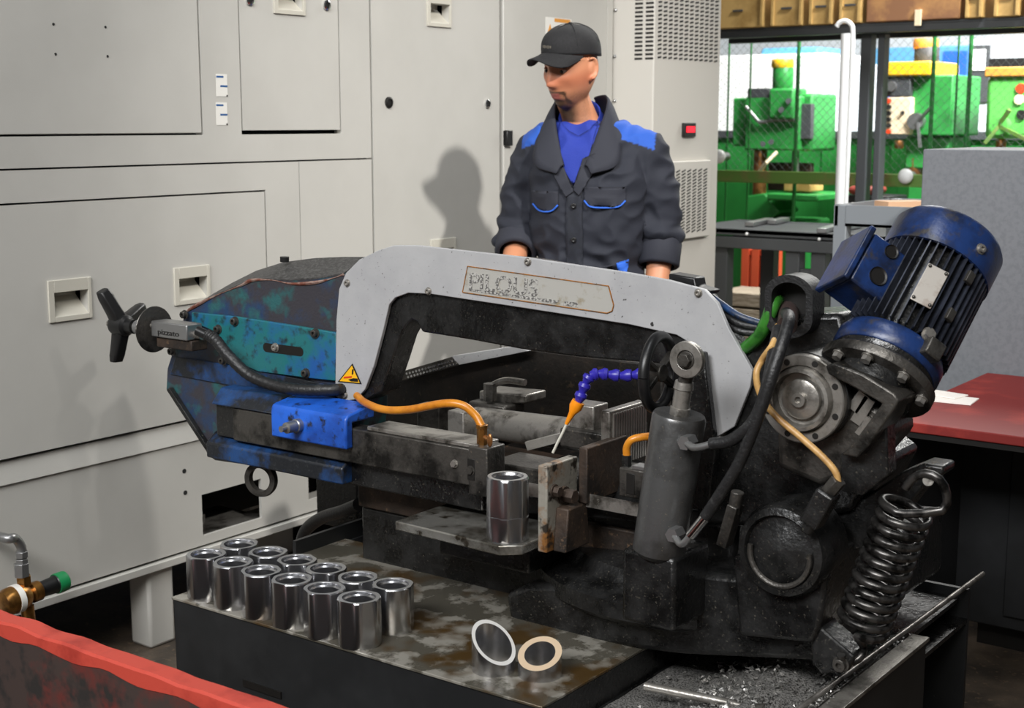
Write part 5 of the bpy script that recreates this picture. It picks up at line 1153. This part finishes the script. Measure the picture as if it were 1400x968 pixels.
G['navy'] = mat('navy_twill', (32, 35, 46), .8, 0, (27, 30, 39), 60, .4, .6, bump=.25, bscale=600)
G['navy2'] = mat('collar_twill', (38, 40, 50), .8, bump=.2, bscale=600)
G['piping'] = mat('blue_piping', (44, 100, 204), .7)
G['polo'] = mat('blue_polo', (28, 50, 146), .8, bump=.3, bscale=300)
jo = mpart(jm, 'jacket', 'jacket')
def drape(poly, off, th, name, m, parent, res=.010):
    """cloth patch: outline in (x, z) laid onto the jacket front"""
    def inside(x, z):
        c = False; n = len(poly)
        for i in range(n):
            (x1, z1), (x2, z2) = poly[i], poly[(i + 1) % n]
            if (z1 > z) != (z2 > z) and x < (x2 - x1) * (z - z1) / (z2 - z1) + x1: c = not c
        return c
    bm = bmesh.new(); bv = [bm.verts.new((x, z, 0)) for x, z in poly]; bm.faces.new(bv)
    bmesh.ops.triangulate(bm, faces=bm.faces)
    bmesh.ops.subdivide_edges(bm, edges=bm.edges, cuts=5, use_grid_fill=True)
    bmesh.ops.triangulate(bm, faces=bm.faces)
    for v in bm.verts:
        x, z = v.co.x, v.co.y; h = JB.ray_cast(V((x, -1, z)), V((0, 1, 0)))
        y = h[0].y if h[0] else -.09
        v.co = V((x, y - off, z))
    r = bmesh.ops.solidify(bm, geom=bm.faces[:], thickness=th)
    bmesh.ops.recalc_face_normals(bm, faces=bm.faces)
    me = bpy.data.meshes.new(name); bm.to_mesh(me); bm.free(); return mpart(me, name, m, parent)
def dline(pts, r, name, m, parent, off=.004):
    P = []
    for x, z in pts:
        h = JB.ray_cast(V((x, -1, z)), V((0, 1, 0))); P.append(V((x, (h[0].y if h[0] else -.09) - off, z)))
    b = MB().tube(P, r, 6, 4); return mpart(mb2me(b), name, m, parent)
cx = -.028
drape([(cx - .055, 1.50), (cx - .02, 1.47), (cx + .01, 1.455), (cx + .045, 1.475), (cx + .07, 1.505), (cx + .05, 1.40), (cx + .004, 1.305), (cx - .05, 1.39)], .004, .004, 'polo_shirt', 'polo', man)
pc_ = MB().loft([[q + V((0, 0, .75 * (q.y - .01))) for q in oval(c, r, r * 1.02, 32)] for c, r in (((-.012, .012, 1.45), .088), ((-.018, .006, 1.485), .078), ((-.026, .0, 1.512), .069), ((-.030, -.002, 1.530), .067), ((-.030, -.002, 1.530), .062), ((-.022, .0, 1.50), .060))], cap=False)
mpart(mb2me(pc_), 'polo_collar', 'polo')
# collar: standing band round the neck plus two pointed lapels
def lapel(sx):
    b = MB(); P = []
    o1 = [(.030, .070, 1.585), (.052, .06, 1.59), (.075, .035, 1.59), (.088, .0, 1.575), (.086, -.04, 1.535), (.066, -.085, 1.465), (.036, -.122, 1.375)]     # inner edge, from nape to opening
    o2 = [(.045, .112, 1.50), (.085, .096, 1.505), (.118, .055, 1.502), (.136, .005, 1.488), (.146, -.055, 1.45), (.140, -.108, 1.378), (.060, -.134, 1.352)]
    rows = []
    for (a, c) in zip(o1, o2):
        a, c = V(a), V(c); mid = (a + c) / 2 + V((.008 * sx * 0, 0, .010))
        rows.append([V((cx * .8 + sx * q.x * .93, q.y - .004, q.z - .006)) for q in (a, a * .7 + mid * .3 + V((0, 0, .004)), mid, mid * .4 + c * .6, c)])
    rows_s = [smooth_path([r[k] for r in rows], 5) for k in range(5)]
    n = len(rows_s[0]); off = [V((sx * .002, -.003, -.004))] * 1
    for k in range(5): b.v += rows_s[k]
    for k in range(5): b.v += [p + V((-sx * .003, .003, -.005)) for p in rows_s[k]]
    T = 5 * n
    for k in range(4):
        for i in range(n - 1): a = k * n + i; b.f += [(a, a + 1, a + n + 1, a + n), (T + a, T + a + n, T + a + n + 1, T + a + 1)]
    for i in range(n - 1): b.f += [(i, T + i, T + i + 1, i + 1), (4 * n + i, 4 * n + i + 1, T + 4 * n + i + 1, T + 4 * n + i)]
    for k in range(4): b.f += [(k * n, (k + 1) * n, T + (k + 1) * n, T + k * n), (k * n + n - 1, T + k * n + n - 1, T + (k + 1) * n + n - 1, (k + 1) * n + n - 1)]
    mpart(mb2me(b), 'collar', 'navy2', jo)
lapel(1); lapel(-1)
drape([(cx + .030, 1.385), (cx + .075, 1.405), (cx + .066, 1.35), (cx + .022, 1.275), (cx + .002, 1.292)], .007, .005, 'lapel', 'navy2', jo)
drape([(cx - .036, 1.38), (cx - .078, 1.40), (cx - .066, 1.35), (cx - .020, 1.275), (cx + .004, 1.292)], .007, .005, 'lapel', 'navy2', jo)
drape([(cx - .018, 1.29), (cx + .030, 1.29), (cx + .034, 1.15), (cx + .030, 1.0), (cx + .028, .90), (cx - .022, .90), (cx - .02, 1.1)], .004, .004, 'placket', 'navy', jo)
for z in (1.245, 1.14, 1.03):
    h = JB.ray_cast(V((cx + .005, -1, z)), V((0, 1, 0)))
    if h[0]: b = MB().lathe([(.0085, 0), (.0085, .003), (.006, .004), (.004, .003)], h[0] - V((0, .007, 0)), (0, -1, 0), 16); mpart(mb2me(b), 'button', 'blackm', jo)
def pocket(x0, x1, z1, name):
    w = x1 - x0; m_ = (x0 + x1) / 2
    f = [(x0, z1), (x1, z1), (x1, z1 - .038), (x1 - .02, z1 - .056), (m_, z1 - .060), (x0 + .02, z1 - .056), (x0, z1 - .038)]
    drape(f, .0065, .004, 'pocket_flap', 'navy2', jo); dline([f[2], f[3], f[4], f[5], f[6]], .0028, 'piping', 'piping', jo, .009)
pocket(.010 + .0, .135, 1.300, 'l'); pocket(-.165, -.072, 1.285, 'r')
drape([(.108, 1.065), (.142, 1.075), (.135, 1.01), (.118, 1.015)], .004, .004, 'hip_patch', 'piping', jo)
dline([(.03, 1.05), (.09, 1.06), (.14, 1.07)], .0025, 'seam', 'navy2', jo)
for P in (armL, armR):                                            # rolled cuffs
    d = (P[3] - P[2]).normalized(); c = P[2] + (P[3] - P[2]) * (.06 if P is armL else .12)
    b = MB(); prof = [(.052, .075), (.060, .078), (.068, .07), (.0685, .0), (.066, -.012), (.058, -.008)]
    b.lathe(prof, c, d, 28, cap=False); b.v = [p + (p - c).normalized() * .003 * noise.noise(p * 40) for p in b.v]; mpart(mb2me(b), 'rolled_cuff', 'navy2', jo)
# trousers and boots
tb_ = MB().loft([oval((0, .02, z), rx, ry, 32, e=2.4) for z, rx, ry in ((.76, .17, .125), (.86, .178, .13), (.95, .172, .125), (1.02, .165, .12))])
for sx in (-1, 1): limb(tb_, [V((sx * .09, .02, .86)), V((sx * .10, .015, .5)), V((sx * .105, .03, .09))], (.096, .078, .066), 24)
tm = remeshed(tb_, .011, .5, 4); mpart(tm, 'trousers', 'navy')
for sx in (-1, 1):
    b = MB(); b.loft([[V((sx * .105 + x_, y_, z)) for x_, y_ in [(w * math.cos(a), cy_2 + l * math.sin(a)) for a in [2 * math.pi * i / 24 for i in range(24)]]] for z, w, l, cy_2 in ((0, .048, .135, -.05), (.03, .052, .14, -.05), (.07, .047, .115, -.03), (.11, .045, .06, .025), (.15, .046, .055, .03))])
    mpart(mb2me(b), 'boot', 'blackm')
